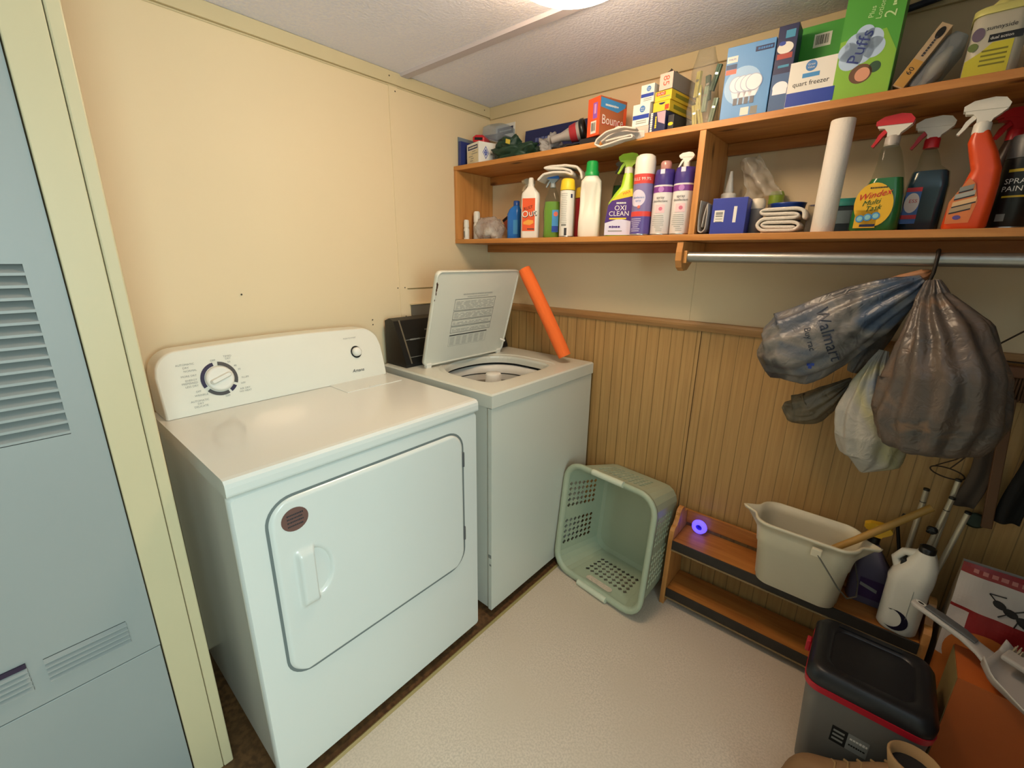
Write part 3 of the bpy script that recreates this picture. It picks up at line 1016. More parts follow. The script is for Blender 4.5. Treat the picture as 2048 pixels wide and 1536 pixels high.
def pr_sw(b):
    f = front_of(0.20); r = right_of(0.105)
    b.rect(f(0.0, 0.066), EX, EZ, 0.085, 0.016, navy); b.worn(f(0, 0.066, 0.001), EX, EZ, 0.066, 0.007, paperw, 10, 7)
    b.rect(f(0.0, 0.030), EX, EZ, 0.092, 0.050, mat('cream_label', 'd8ccaa', 0.6))
    for k in range(5):
        b.rect(f(random.uniform(-.02, .02), 0.014 + k * 0.009, 0.0008), EX, EZ, random.uniform(0.02, 0.06), 0.003, printg)
    c = r(-0.065, 0.042)
    for s, m in ((0.026, blue), (0.021, paperw), (0.015, blue)):
        b.poly([c + Vector((0.0002 * (4 - s * 100), 0, 0)) + v for v in (EY * -s * 0.62, EZ * -s, EY * s * 0.62, EZ * s)], m)
    b.text('S', 0.016, c + Vector((0.0012, 0, 0)), EY, EZ, paperw)
    b.worn(r(-0.025, 0.038), EY, EZ, 0.03, 0.005, printg, 5, 8)
random.seed(4)
carton('filter_carton', 'white carton with navy band and blue diamond on its side, left end of upper shelf', 'carton', (0.136, -0.130, Z2 + 0.0005), 0.105, 0.20, 0.084, paperw, rz=-0.26, prints=pr_sw)

# clear clamshell, small sign
film = clear_film('clear_clamshell', 'dfe6ee', 0.22)
b = MB(); b.zloft([(rr(0.10, 0.14, 0.02), 0), (rr(0.095, 0.135, 0.02), 0.04), (rr(0.06, 0.10, 0.02), 0.052)], film)
b.zloft([(rr(0.08, 0.11, 0.01), 0.001), (rr(0.08, 0.11, 0.01), 0.006)], mat('slate_insert', '4c5468', 0.5))
o = b.build('clamshell_pack'); o.location = (0.10, -0.045, Z2 + 0.16); o.rotation_euler = (0.5, 0.5, 0.2)
o.location = (0.120, -0.070, Z2 + 0.132); o.rotation_euler = (0.3, 0.35, 0.1)
tag(o, 'clear plastic clamshell pack tilted behind the red case in the shelf corner', 'plastic pack')
b = MB(); b.box(-0.06, 0.06, -0.001, 0.001, 0, 0.205, paperw)
b.rect((0.0, -0.0016, 0.176), EX, EZ, 0.098, 0.03, navy); b.worn((0, -0.0022, 0.176), EX, EZ, 0.07, 0.008, paperw, 8, 9)
o = b.build('paper_sign', bevel=0); o.location = (0.105, -0.0135, Z2 + 0.001); o.rotation_euler = (-0.05, 0.0, 0)
tag(o, 'white paper sign with navy panel against the wall near the corner', 'sign')

def lump(name, label, cat, loc, size, m, seed=0, rough=0.35, sub=3, squash=0.0, rot=(0, 0, 0), freq=2.0, flat=True, extra=None, group=None):
    bm = bmesh.new()
    bmesh.ops.create_icosphere(bm, subdivisions=5 if sub > 3 else 4, radius=1.0)
    off = Vector((seed * 3.1, seed * 1.7, seed * 0.3))
    for v in bm.verts:
        p = v.co.copy()
        q = p.copy()
        r_ = 1 + rough * noise.noise(q * freq + off) + rough * 0.5 * noise.noise(q * freq * 2.3 + off) + rough * 0.25 * abs(noise.noise(q * freq * 5 + off))
        # boxier
        v.co = Vector([math.copysign(abs(c) ** 0.8, c) for c in p]) * r_
        v.co = Vector((v.co.x * size[0], v.co.y * size[1], v.co.z * size[2]))
    zmin = -size[2] * 0.8
    for v in bm.verts:
        if v.co.z < zmin:
            v.co.z = zmin
    me = bpy.data.meshes.new(name)
    bmesh.ops.translate(bm, verts=bm.verts, vec=(0, 0, -zmin))
    bm.to_mesh(me); bm.free()
    for p in me.polygons:
        p.use_smooth = True
    me.materials.append(m)
    o = bpy.data.objects.new(name, me)
    COL.objects.link(o)
    o.location = loc
    o.rotation_euler = rot
    return tag(o, label, cat, group)

dgreen = mat('dark_green_fabric', '1c3a2a', 0.55, noise_amt=0.25, noise_scale=30, bump=0.5, bump_scale=40)
gp = thing('garden_pouch', 'dark green crumpled fabric pouch with small yellow tag on upper shelf', 'pouch', (0.318, -0.165, Z2))
o = lump('pouch', '', '', (0, 0, 0.0005), (0.105, 0.055, 0.034), dgreen, 3, 0.5); [o.__delitem__(k) for k in ('label', 'category')]; o.parent = gp
o = lump('flap', '', '', (-0.055, 0.01, 0.028), (0.05, 0.04, 0.038), dgreen, 8, 0.5); [o.__delitem__(k) for k in ('label', 'category')]; o.parent = gp
b = MB(); b.box(-0.012, 0.012, -0.001, 0.001, -0.008, 0.008, mat('yellow_tag', 'c8b040', 0.6)); o = b.build('tag', gp); o.location = (0.0, -0.064, 0.062); o.rotation_euler = (0.2, 0.3, 0)

def pr_long(b):
    f = front_of(0.02)
    b.worn(f(-0.02, 0.10), EX, EZ, 0.16, 0.02, mat('pale_blue_print', '5c68a0', 0.5), 8, 10)
    b.rect(f(0.12, 0.05), EX, EZ, 0.03, 0.06, MATS['pale_blue_print'])
carton('long_blue_box', 'long navy blue box lying along the wall behind the flashlight', 'box', (0.415, -0.045, Z2 + 0.0005), 0.32, 0.02, 0.145, mat('navy_card', '1c2458', 0.45), prints=pr_long, rot=(-0.12, 0, 0))
lump('crumpled_wrapper', 'crumpled clear plastic wrapper between the green pouch and flashlight', 'wrapper', (0.478, -0.145, Z2 + 0.0005), (0.026, 0.05, 0.036), clear_film('milky_film', 'dcd8d4', 0.45, 0.2, 0.9, 40), 5, 0.8)
fl = thing('flashlight', 'silver flashlight with black lens rim pointing right on upper shelf', 'flashlight', (0.582, -0.165, Z2 + 0.062), rot=(0, 0, 0))
b = MB(); b.X = Matrix.Rotation(0.35, 4, 'Z') @ Matrix.Rotation(math.radians(78), 4, 'Y')
b.lathe([(0.014, -0.075), (0.015, -0.035), (0.019, -0.02), (0.033, 0.03), (0.036, 0.045)], mat('silver_grey', 'b4aeaa', 0.35, metal=0.3), 28)
b.lathe([(0.0285, -0.005), (0.0335, 0.0215)], mat('dark_red_band', 'a02830', 0.4), 28, cap0=False, cap1=False, X=Matrix.Translation((0, 0, 0.006)) @ Matrix.Scale(1.03, 4))
b.build('barrel', fl)
b = MB(); b.X = Matrix.Rotation(0.35, 4, 'Z') @ Matrix.Rotation(math.radians(78), 4, 'Y')
b.lathe([(0.037, 0.040), (0.040, 0.045), (0.040, 0.058), (0.035, 0.058), (0.030, 0.040), (0.010, 0.020), (0.0, 0.02)], black, 28, cap0=False); b.build('lens_rim', fl)
lump('black_bag', 'flat black cloth bag under the flashlight at the shelf edge', 'bag', (0.576, -0.155, Z2 + 0.0005), (0.060, 0.055, 0.012), mat('black_cloth', '17171a', 0.6, bump=0.5, bump_scale=60), 11, 0.5)
tag(MB().tube([(0.688, -0.07, Z2 + 0.001), (0.688, -0.07, Z2 + 0.15)], 0.011, black).lathe([(0.018, Z2 + 0.15), (0.021, Z2 + 0.163), (0.018, Z2 + 0.178), (0.008, Z2 + 0.186)], black, 20, 0.688, -0.07).build('finial'), 'black round knob on a stem standing behind the orange dryer-sheet box', 'finial')

# dryer-sheet box
def pr_bounce(b):
    f = front_of(0.13); r = right_of(0.062); og = mat('box_orange_side', 'd8582c', 0.5)
    b.rect(f(0.008, 0.080), EX, EZ, 0.022, 0.05, mat('violet_panel', '9a5cc0', 0.5)); b.rect(f(0.008, 0.085, .0008), EX, EZ, 0.010, 0.03, mat('pink_panel', 'd8a0d8', 0.5))
    barcode(b, f(0.002, 0.028), EX, EZ, 0.028, 0.040, 7)
    b.rect(r(0, 0.061), EY, EZ, 0.128, 0.120, mat('box_brown', 'a8603c', 0.5))
    b.poly([r(-0.062, 0.118, .0008), r(-0.062, 0.088, .0008), r(0.02, 0.080, .0008), r(0.055, 0.10, .0008), r(0.06, 0.112, .0008)], mat('sky_panel', '3f8cc8', 0.5))
    b.text('Bounce', 0.046, r(-0.0, 0.048, .001), EY, EZ, red, sx=0.82); b.text('Bounce', 0.042, r(-0.002, 0.049, .0014), EY, EZ, paperw, sx=0.84)
    b.worn(r(-0.01, 0.097, .0012), EY, EZ, 0.06, 0.007, paperw, 9, 11)
    b.box(0.0312, 0.0316, 0.05, 0.0649, 0.004, 0.1, og)
carton('dryer_sheet_box', 'orange dryer-sheet box with barcode end standing above the white cloth', 'box', (0.728, -0.150, Z2 + 0.028), 0.062, 0.13, 0.122, mat('box_orange', 'f05a2c', 0.5), rz=-0.30, prints=pr_bounce)
b = MB(); b.box(-0.05, 0.05, -0.06, 0.06, 0, 0.0265, mat('dark_book_cover', '201c20', 0.6))
tag(b.build('black_case', bevel=0.002, loc=(0.70, -0.145, Z2 + 0.0008)), 'flat black case under the orange dryer-sheet box', 'case')

# cloth hanging over shelf edge
clothm = mat('off_white_cloth', 'c4bab0', 0.9, noise_amt=0.05, bump=0.5, bump_scale=300)
def cloth_fold(name, label, loc, pts, wdt, m, seed=0, cat='cloth', amp=0.006, thick=0.006, rz=0):
    """pts: path in local xz; extruded along y"""
    pts = [Vector((p[0], 0, p[1])) for p in pts]
    b = MB()
    N = 60
    # resample
    L_ = [0]
    for i in range(1, len(pts)): L_.append(L_[-1] + (pts[i] - pts[i - 1]).length)
    def at(t):
        s = t * L_[-1]
        for i in range(1, len(pts)):
            if s <= L_[i] or i == len(pts) - 1:
                k = (s - L_[i - 1]) / max(1e-6, L_[i] - L_[i - 1])
                return pts[i - 1].lerp(pts[i], k)
    def fn(u, v):
        p = at(u)
        y = (v - 0.5) * wdt * (1 + 0.1 * noise.noise(Vector((u * 4, seed, 0))))
        n_ = noise.noise(Vector((u * 5, v * 4, seed * 1.3))) * amp
        n2 = noise.noise(Vector((u * 9, v * 7, seed * 2.3 + 4))) * amp * 0.5
        return (p.x + n2, y, p.z + n_)
    b.grid(fn, N, 16, m)
    o = b.build(name, solid=thick, sub=1)
    o.location = loc
    o.rotation_euler = (0, 0, rz)
    return tag(o, label, cat)
b = MB()
def clf(u, v):
    # flap laid on the shelf and drooping over the front edge; u along x, v from shelf to hanging end
    x = -0.075 + 0.15 * u
    dr = 0.012 + 0.022 * math.sin(PI * min(1, u * 1.25)) + 0.006 * math.sin(9 * u)
    lift = 0.030 * math.exp(-((u - 0.42) / 0.20) ** 2) + 0.006
    if v < 0.55:
        k = v / 0.55
        return (x + 0.01 * math.sin(6 * k), 0.065 - 0.085 * k, lift * (1 - 0.25 * k) + 0.004 * noise.noise(Vector((u * 6, v * 6, 1))))
    k = (v - 0.55) / 0.45
    return (x + 0.004 * math.sin(8 * u), -0.020 - 0.006 * k + 0.010 * math.sin(7 * u + 2) * k, lift * 0.75 * (1 - k) - dr * k)
b.grid(clf, 30, 20, clothm)
fp = [(0.062, 0.004), (0.02, 0.014), (-0.04, 0.006), (-0.072, -0.012), (-0.078, -0.026), (-0.060, -0.036), (-0.02, -0.030), (0.02, -0.022), (0.05, -0.018), (0.046, -0.010), (0.0, -0.016), (-0.045, -0.020)]
def rollf(u, v):
    q = u * (len(fp) - 1); i_ = min(int(q), len(fp) - 2); k = q - i_
    return (fp[i_][0] * (1 - k) + fp[i_ + 1][0] * k, -0.030 - 0.030 * v - 0.004 * math.sin(5 * u), fp[i_][1] * (1 - k) + fp[i_ + 1][1] * k + 0.004 * noise.noise(Vector((u * 6, v * 3, 2))))
b.grid(rollf, 44, 8, clothm)
o = b.build('cloth', solid=0.006, sub=1); o.location = (0.845, -0.232, Z2 + 0.0035); o.rotation_euler = (0, 0, 0.12)
tag(o, 'off-white folded cloth drooping over the front of the upper shelf', 'cloth')

# stacks of small cartons
def pr_gw(w_, h_, d):
    def f_(b):
        f = front_of(d)
        b.rect(f(0, h_ * 0.42), EX, EZ, w_ - 0.002, h_ * 0.19, blue)
        b.disc(f(0.004, h_ * 0.76, .0006), EX, EZ, h_ * 0.15, mat('mid_blue', '3c78b8', 0.5)); b.text('Great', h_ * 0.085, f(0.004, h_ * 0.79, .001), EX, EZ, paperw); b.text('Value', h_ * 0.085, f(0.004, h_ * 0.70, .001), EX, EZ, paperw)
        for k in range(2): b.rect(f(0.002, h_ * (0.14 + 0.09 * k), .0006), EX, EZ, w_ * 0.62, h_ * 0.035, printg)
    return f_
carton('bag_carton', 'white carton with blue band, lower of the two beside the yellow box', 'carton', (0.898, -0.122, Z2 + 0.030), 0.060, 0.19, 0.066, paperw, rz=-0.05, prints=pr_gw(0.060, 0.066, 0.19))
carton('bag_carton', 'white carton with blue band, upper of the two beside the yellow box', 'carton', (0.913, -0.124, Z2 + 0.0965), 0.046, 0.18, 0.053, paperw, rz=-0.05, prints=pr_gw(0.046, 0.053, 0.18))
carton('grey_carton', 'plain greyish carton at the bottom of the small box stack', 'carton', (0.900, -0.122, Z2 + 0.0005), 0.062, 0.19, 0.029, mat('greyish_card', 'c0b4a8', 0.6), rz=-0.02)
def pr_hand(b):
    f = front_of(0.21); r = right_of(0.058)
    b.poly([f(-0.002, 0.058), f(0.004, 0.03), f(0.028, 0.02), f(0.028, 0.058)], mat('pinkish_photo', 'b89aa8', 0.5))
    b.worn(f(-0.020, 0.030, .0008), EZ, -EX, 0.05, 0.009, paperw, 6, 12); b.worn(f(-0.004, 0.028, .0008), EZ, -EX, 0.03, 0.006, yellow, 4, 13)
    b.rect(r(0.03, 0.03), EY, EZ, 0.10, 0.03, mat('dark_photo', '3c3a48', 0.5))
carton('wrap_box', 'dark blue wrap box with pink picture, under the yellow boxes', 'box', (0.968, -0.122, Z2 + 0.0005), 0.058, 0.21, 0.060, mat('dark_blue_card', '1c2450', 0.45), rz=-0.12, prints=pr_hand)
carton('dark_box', 'dark box with yellow oval, rearward below the yellow boxes', 'box', (1.008, -0.140, Z2 + 0.0005), 0.020, 0.16, 0.046, mat('charcoal_card', '26262c', 0.5), rz=-0.12, prints=lambda b: b.disc((0, -0.0805, 0.02), EX, EZ, 0.009, yellow, ry=0.005))
def pr_glad(top):
    def f_(b):
        f = front_of(0.20); r = right_of(0.058)
        if top:
            b.rect(f(-0.008, 0.021), EX, EZ, 0.032, 0.010, orange); b.text('GLAD', 0.010, f(-0.008, 0.021, .001), EX, EZ, paperw)
            b.rect(f(0.006, 0.011), EX, EZ, 0.036, 0.0025, printg)
        else:
            b.disc(f(0.002, 0.027), EX, EZ, 0.011, navy, ry=0.006, a0=PI, a1=2 * PI); b.rect(f(0.020, 0.012), EX, EZ, 0.014, 0.014, orange)
        b.rect(r(0.0, 0.015), EY, EZ, 0.15, 0.012, mat('olive_print', '8a8420', 0.5))
    return f_
ycard = mat('yellow_card', 'ecc430', 0.5)
carton('bag_box', 'yellow bag box with orange logo, directly under the pink 85 box', 'box', (0.975, -0.115, Z2 + 0.0925), 0.058, 0.20, 0.029, ycard, rz=-0.12, prints=pr_glad(True))
carton('bag_box', 'yellow bag box with orange square, lower of the two yellow ones', 'box', (0.972, -0.115, Z2 + 0.061), 0.058, 0.20, 0.031, ycard, rz=-0.12, prints=pr_glad(False))
carton('sandwich_bag_box', 'box with pink end marked 85, top of the small box stack', 'box', (0.982, -0.118, Z2 + 0.122), 0.046, 0.20, 0.046, mat('grey_box_card', '8c8078', 0.5), rz=-0.12,
       prints=lambda b: (b.rect((0, -0.1004, 0.023), EX, EZ, 0.0455, 0.0455, mat('pink_card', 'f0c0b4', 0.5)), b.text('85', 0.030, (0.0, -0.101, 0.024), -EZ, EX, mat('coral_print', 'e8604c', 0.5), sx=1.0)))
lump('grey_pouch', 'dark grey bag behind the pink 85 box', 'bag', (0.925, -0.075, Z2 + 0.150), (0.018, 0.03, 0.040), mat('grey_nylon', '4c4644', 0.5, bump=0.5, bump_scale=50), 21, 0.25)

# clothespin bag
pinm = mat('pale_yellow_wood', 'd8cf70', 0.5)
cpb = thing('clothespin_bag', 'tall clear plastic bag of yellow and green clothespins', 'bag', (1.068, -0.135, Z2))
b = MB()
secs = []
for i in range(15):
    t = i / 14
    wv = 0.088 * (1 - 0.15 * t) if t < 0.8 else 0.075 * (1 - 0.35 * (t - 0.8) / 0.2)
    dv = 0.075 * (1 - t) ** 0.5 + 0.006
    secs.append([(x + (-0.012 * t) + 0.004 * noise.noise(Vector((x * 30, y * 30, t * 6))), y + 0.005 * noise.noise(Vector((x * 30, t * 7, 3))), 0.001 + 0.235 * t) for x, y in rr(wv, dv, 0.018, 6)])
b.loft(secs, clear_film('bag_film', 'e8e6de', 0.14, 0.2, 0.8, 35)); b.build('bag', cpb)
greenpin = mat('dark_green_pin', '2c5c48', 0.5)
random.seed(3)
for i, (x, z, m) in enumerate([(-0.024, 0.010, pinm), (-0.018, 0.062, pinm), (-0.028, 0.10, pinm), (-0.006, 0.02, pinm), (0.010, 0.085, greenpin), (0.018, 0.11, greenpin), (0.022, 0.02, mat('sea_green_pin', '9cb8a8', 0.5)), (0.0, 0.055, MATS['sea_green_pin'])]):
    b = MB(); b.box(-0.0035, 0.0035, -0.005, 0.005, 0, 0.07, m); b.box(0.0045, 0.0105, -0.005, 0.005, 0, 0.07, m); b.box(-0.001, 0.008, -0.006, 0.006, 0.042, 0.048, chrome)
    o = b.build('clothespin'); o.location = (1.068 + x, -0.138 - 0.004 * (i % 3), Z2 + 0.003 + z); o.rotation_euler = (0, random.uniform(-.25, .25), random.uniform(-.4, .4))
    tag(o, ('pale yellow clothespin at the lower left of the tall clear bag', 'pale yellow clothespin halfway up the tall clear bag', 'pale yellow clothespin highest at the left of the clear bag', 'pale yellow clothespin at the bottom middle of the clear bag', 'dark green clothespin left of the other green one in the bag', 'dark green clothespin highest at the right of the bag', 'sea green clothespin at the lower right of the bag', 'sea green clothespin in the middle of the bag')[i], 'clothespin', ('dark green' if m == greenpin else 'pale yellow' if m == pinm else 'sea green') + ' clothespins in the bag')

# light bulb boxes
bulbw = mat('bulb_white_print', 'ece8f0', 0.5)
def bulb(b, f, u, v, s, up=True):
    k = 1
    hz_ = mat('bulb_edge_print', 'a8b0cc', 0.5); e_ = 0.0008 + (u + 0.03) * 0.02
    b.disc(f(u, v + 0.012 * s, e_), EX, EZ, 0.0185 * s, hz_)
    b.disc(f(u, v + 0.012 * s, e_ + .0001), EX, EZ, 0.0168 * s, bulbw)
    b.poly([f(u - 0.016 * s, v + 0.010 * s, .0008), f(u - 0.007 * s, v - 0.018 * s, .0008), f(u + 0.007 * s, v - 0.018 * s, .0008), f(u + 0.016 * s, v + 0.010 * s, .0008)], bulbw)
    b.rect(f(u, v - 0.026 * s, .0009), EX, EZ, 0.009 * s, 0.015 * s, mat('bulb_base_print', '6a6a72', 0.5))
def pr_ph(b):
    f = front_of(0.07)
    b.disc(f(-0.01, 0.085, .0003), EX, EZ, 0.048, mat('pale_halo', '9cc0e4', 0.5))
    b.rect(f(-0.045, 0.155), EX, EZ, 0.028, 0.016, paperw); b.text('PHILIPS', 0.006, f(-0.045, 0.155, .0008), EX, EZ, blue)
    b.rect(f(-0.045, 0.137), EX, EZ, 0.028, 0.012, mat('slate_blue', '3c5478', 0.5)); b.rect(f(-0.045, 0.124), EX, EZ, 0.028, 0.012, mat('coral', 'd06a58', 0.5))
    b.rect(f(0.035, 0.168), EX, EZ, 0.045, 0.012, navy); b.worn(f(0.035, 0.168, .0008), EX, EZ, 0.034, 0.006, MATS['mid_blue'], 4, 24)
    for k in range(4): bulb(b, f, -0.024 + k * 0.0145, 0.075, 1.15)
    b.rect(f(0.004, 0.018), EX, EZ, 0.022, 0.020, paperw); b.rect(f(0.028, 0.018), EX, EZ, 0.018, 0.020, printg)
carton('light_bulb_box', 'pale blue light bulb box showing four white bulbs', 'box', (1.208, -0.185, Z2 + 0.0005), 0.122, 0.07, 0.187, mat('sky_blue_card', '5c94cc', 0.45), rz=0.06, prints=pr_ph)
def pr_nar(b):
    f = front_of(0.06)
    b.rect(f(0.006, 0.186), EX, EZ, 0.022, 0.018, mat('teal_panel', '3c8cb0', 0.5))
    b.disc(f(-0.002, 0.155), EX, EZ, 0.019, paperw, ry=0.014)
    b.disc(f(-0.010, 0.166, .0008), EX, EZ, 0.008, blue, ry=0.005)
    b.rect(f(-0.001, 0.136), EX, EZ, 0.036, 0.013, mat('brick_band', 'a8443c', 0.5)); b.rect(f(0.0, 0.112), EX, EZ, 0.026, 0.006, MATS['teal_panel'])
    b.rect(f(0, 0.05, .0003), EX, EZ, 0.046, 0.09, mat('steel_blue', '40608c', 0.5))
    b.disc(f(0.0, 0.062, .0009), EX, EZ, 0.018, bulbw, ry=0.014); b.rect(f(0.0, 0.052, .0008), EX, EZ, 0.034, 0.014, bulbw)
carton('light_bulb_box', 'narrow navy light bulb box with round white bulb', 'box', (1.296, -0.185, Z2 + 0.0005), 0.047, 0.06, 0.208, navy, rz=0.03, prints=pr_nar)
def pr_fr(b):
    f = front_of(0.09)
    b.rect(f(0, 0.021), EX, EZ, 0.107, 0.032, blue)
    b.disc(f(-0.006, 0.094), EX, EZ, 0.0125, MATS['mid_blue']); b.text('Great', 0.007, f(-0.006, 0.097, .001), EX, EZ, paperw); b.text('Value', 0.007, f(-0.006, 0.090, .001), EX, EZ, paperw)
    b.rect(f(-0.004, 0.073), EX, EZ, 0.038, 0.010, MATS['sky_panel']); b.text('quart freezer', 0.016, f(-0.002, 0.055), EX, EZ, MATS['barcode_black'], sx=0.95)
carton('freezer_bag_box', 'white quart freezer bag box with blue base in front of the green carton', 'box', (1.372, -0.185, Z2 + 0.0005), 0.108, 0.09, 0.108, paperw, rz=0.02, prints=pr_fr)
carton('tissue_box', 'green tissue box with barcode behind the freezer bag box', 'box', (1.366, -0.075, Z2 + 0.0005), 0.115, 0.11, 0.222, greenp, prints=lambda b: barcode(b, (-0.002, -0.0556, 0.183), EX, EZ, 0.040, 0.032, 9))
def pr_puffs(b):
    f = front_of(0.115)
    lg = mat('light_green_print', '86b83c', 0.5)
    b.poly([f(-0.057, 0.0), f(0.057, 0.0), f(0.057, 0.09), f(0.03, 0.14), f(-0.057, 0.13)], lg)
    cl = mat('cloud_blue', 'b4ccea', 0.5)
    for (u, v, r_) in ((-0.030, 0.088, 0.024), (-0.010, 0.098, 0.024), (-0.022, 0.118, 0.025), (0.004, 0.122, 0.024), (-0.038, 0.105, 0.020), (0.012, 0.105, 0.022), (-0.01, 0.138, 0.018)):
        b.disc(f(u, v, .0008), EX, EZ, r_, cl)
    b.text('Puffs', 0.038, f(-0.014, 0.110, .0014), Vector((0.30, 0, 0.95)), Vector((-0.95, 0, 0.30)), mat('puffs_blue', '283a80', 0.5))
    b.text('Plus', 0.015, f(-0.004, 0.180, .0012), Vector((0.1, 0, 1)), Vector((-1, 0, 0.1)), mat('pale_green_txt', 'c4e0a4', 0.5)); b.text('Lotion', 0.015, f(0.012, 0.182, .0012), Vector((0.1, 0, 1)), Vector((-1, 0, 0.1)), MATS['pale_green_txt'])
    b.text('2', 0.032, f(0.033, 0.168, .0012), Vector((0.1, 0, 1)), Vector((-1, 0, 0.1)), MATS['pale_green_txt']); b.worn(f(0.036, 0.192, .0012), EZ, -EX, 0.018, 0.007, MATS['pale_green_txt'], 3, 25)
    b.disc(f(-0.004, 0.052, .0008), EX, EZ, 0.023, mat('brown_blot', '6a4a34', 0.5), ry=0.021); b.disc(f(0.0, 0.050, .0012), EX, EZ, 0.015, mat('peach_blot', 'd89a7c', 0.5)); b.disc(f(0.022, 0.062, .0008), EX, EZ, 0.012, mat('dark_green_blot', '34543c', 0.5))
carton('tissue_box', 'tall lime green tissue box with blue cloud lettering', 'box', (1.478, -0.170, Z2 + 0.0005), 0.116, 0.115, 0.262, mat('green_tissue_card', '4fa03a', 0.45), rz=0.02, prints=pr_puffs)
tag(MB().tube([(1.34, -0.03, Z2 + 0.245), (1.42, -0.035, Z2 + 0.236), (1.5, -0.03, Z2 + 0.2375), (1.6, -0.03, Z2 + 0.25)], 0.008, mat('navy_strap', '1c2438', 0.6)).build('strap'), 'dark navy strap lying across the tissue boxes by the ceiling', 'strap')
# candelabra bulb pack leaning
blp = thing('bulb_pack', 'leaning card and clear plastic pack of small candle bulbs marked 60', 'bulb pack', (1.549, -0.160, Z2 + 0.0005), rot=(0, 0.52, 0))
b = MB(); b.X = Matrix.Translation((0.0, 0, 0.010))
b.box(-0.012, 0.012, -0.06, 0.06, 0, 0.13, mat('tan_card', 'b09878', 0.6))
b.rect((0, -0.0604, 0.03), EX, EZ, 0.022, 0.055, mat('gold_band', 'b88a3c', 0.5)); b.text('60', 0.016, (0, -0.061, 0.035), EZ, -EX, black); b.worn((0, -0.061, 0.085), EZ, -EX, 0.04, 0.005, printd, 6, 14)
b.disc((0, -0.0606, 0.112), EX, EZ, 0.007, dark, ry=0.012)
b.build('backing_card', blp, bevel=0.001)
b = MB(); b.X = Matrix.Translation((0.034, 0, 0.022))
b.zloft([(rr(0.042, 0.11, 0.012), 0), (rr(0.042, 0.11, 0.012), 0.10), (rr(0.03, 0.09, 0.012), 0.115)], MATS['clear_clamshell']); b.build('blister', blp)
for k in range(2):
    b = MB(); b.X = Matrix.Translation((0.034, -0.03 + 0.05 * k, 0.024))
    b.lathe([(0.007, 0), (0.007, 0.02), (0.010, 0.025), (0.017, 0.045), (0.014, 0.065), (0.004, 0.09)], mat('amber_glass', 'c8b088', 0.2), 16); b.build('bulb', blp)

# yellow and white canister
cn = thing('garden_canister', 'pale canister with yellow base label and dark band at the right end', 'canister', (1.707, -0.172, Z2 + 0.0005), rz=0.0)
b = MB()
wl = mat('canister_white', 'b8b4a4', 0.4)
S = lambda w_, d, z, r=0.02: (rr(w_, d, r, 6), z)
b.zloft([S(0.082, 0.082, 0), S(0.088, 0.088, 0.004), S(0.088, 0.088, 0.118), S(0.082, 0.082, 0.124)], wl)
f = front_of(0.088)
yl = mat('label_yellow', 'c8c034', 0.45)
b.poly([f(-0.0435, 0.006), f(0.026, 0.006), f(0.026, 0.066), f(-0.006, 0.066), f(-0.022, 0.05), f(-0.0435, 0.036)], yl)
b.rect(f(0.012, 0.074, .0006), EX, EZ, 0.052, 0.014, black); b.text('dual action', 0.008, f(0.006, 0.074, .001), EX, EZ, paperw)
b.text('sunnyside', 0.012, f(0.002, 0.094, .0008), EX, EZ, printd); b.disc(f(-0.032, 0.085, .0008), EX, EZ, 0.010, mat('dull_purple', '6c5c70', 0.5), ry=0.013); b.disc(f(-0.036, 0.062, .0008), EX, EZ, 0.008, mat('leaf_green', '6c7c40', 0.5))
for k in range(4): b.rect(f(0.0, 0.024 + 0.009 * k, .0008), EX, EZ, 0.04, 0.0035, mat('olive_txt', '7c7820', 0.5))
b.build('body', cn)
b = MB(); b.zloft([S(0.092, 0.092, 0.122, 0.022), S(0.093, 0.093, 0.134, 0.022), S(0.08, 0.08, 0.138, 0.02)], mat('pale_yellow_cap', 'ccc878', 0.4)); b.lathe([(0.02, 0.138), (0.02, 0.150), (0.014, 0.156)], MATS['pale_yellow_cap'], 20); b.build('lid', cn)
b = MB(); b.lathe([(0.03, 0), (0.032, 0.004), (0.032, 0.10), (0.02, 0.115), (0.012, 0.13)], mat('dim_dark_blue', '20243a', 0.4), 24)
b.lathe([(0.0323, 0.02), (0.0323, 0.06)], cream, 24, cap0=False, cap1=False)
tag(b.build('bottle', loc=(1.795, -0.16, Z2 + 0.0005)), 'dark bottle with cream label past the yellow canister, at the frame edge', 'bottle')

# ------------------------------------------------------------------ bottles on the lower shelf
def facing(x, y=-0.2, k=1.0):
    return k * math.atan2(1.64 - x, 1.74 + y)

def head_geo(b, m_top, m_bot, s=1.0, z=0.0):
    """spray head, nozzle to -x"""
    top = [(-0.038, 0.021), (-0.039, 0.031), (-0.024, 0.040), (0.008, 0.043), (0.026, 0.039), (0.036, 0.027), (0.034, 0.018)]
    bot = [(-0.035, 0.021), (0.034, 0.018), (0.024, 0.008), (0.014, 0.0), (0.012, -0.006), (-0.012, -0.006), (-0.013, 0.004), (-0.020, 0.013), (-0.033, 0.015)]
    b.prism([(x * s, zz * s + z) for x, zz in top][::-1], -0.0125 * s, 0.0125 * s, m_top, 'xz')
    b.prism([(x * s, zz * s + z) for x, zz in bot], -0.011 * s, 0.011 * s, m_bot, 'xz')

def trig_geo(b, m, s=1.0, z=0.0):
    p = [(-0.018, 0.014), (-0.030, 0.000), (-0.035, -0.014), (-0.041, -0.024), (-0.036, -0.027), (-0.028, -0.016), (-0.021, -0.004), (-0.012, 0.006)]
    b.prism([(x * s, zz * s + z) for x, zz in p], -0.007 * s, 0.007 * s, m, 'xz')

def shell(b, prof, m, liq=None, inset=0.002):
    b.zloft([(rr(w_, d, min(w_, d) * 0.38, 6, cx), z) for (w_, d, z, cx) in prof], m)

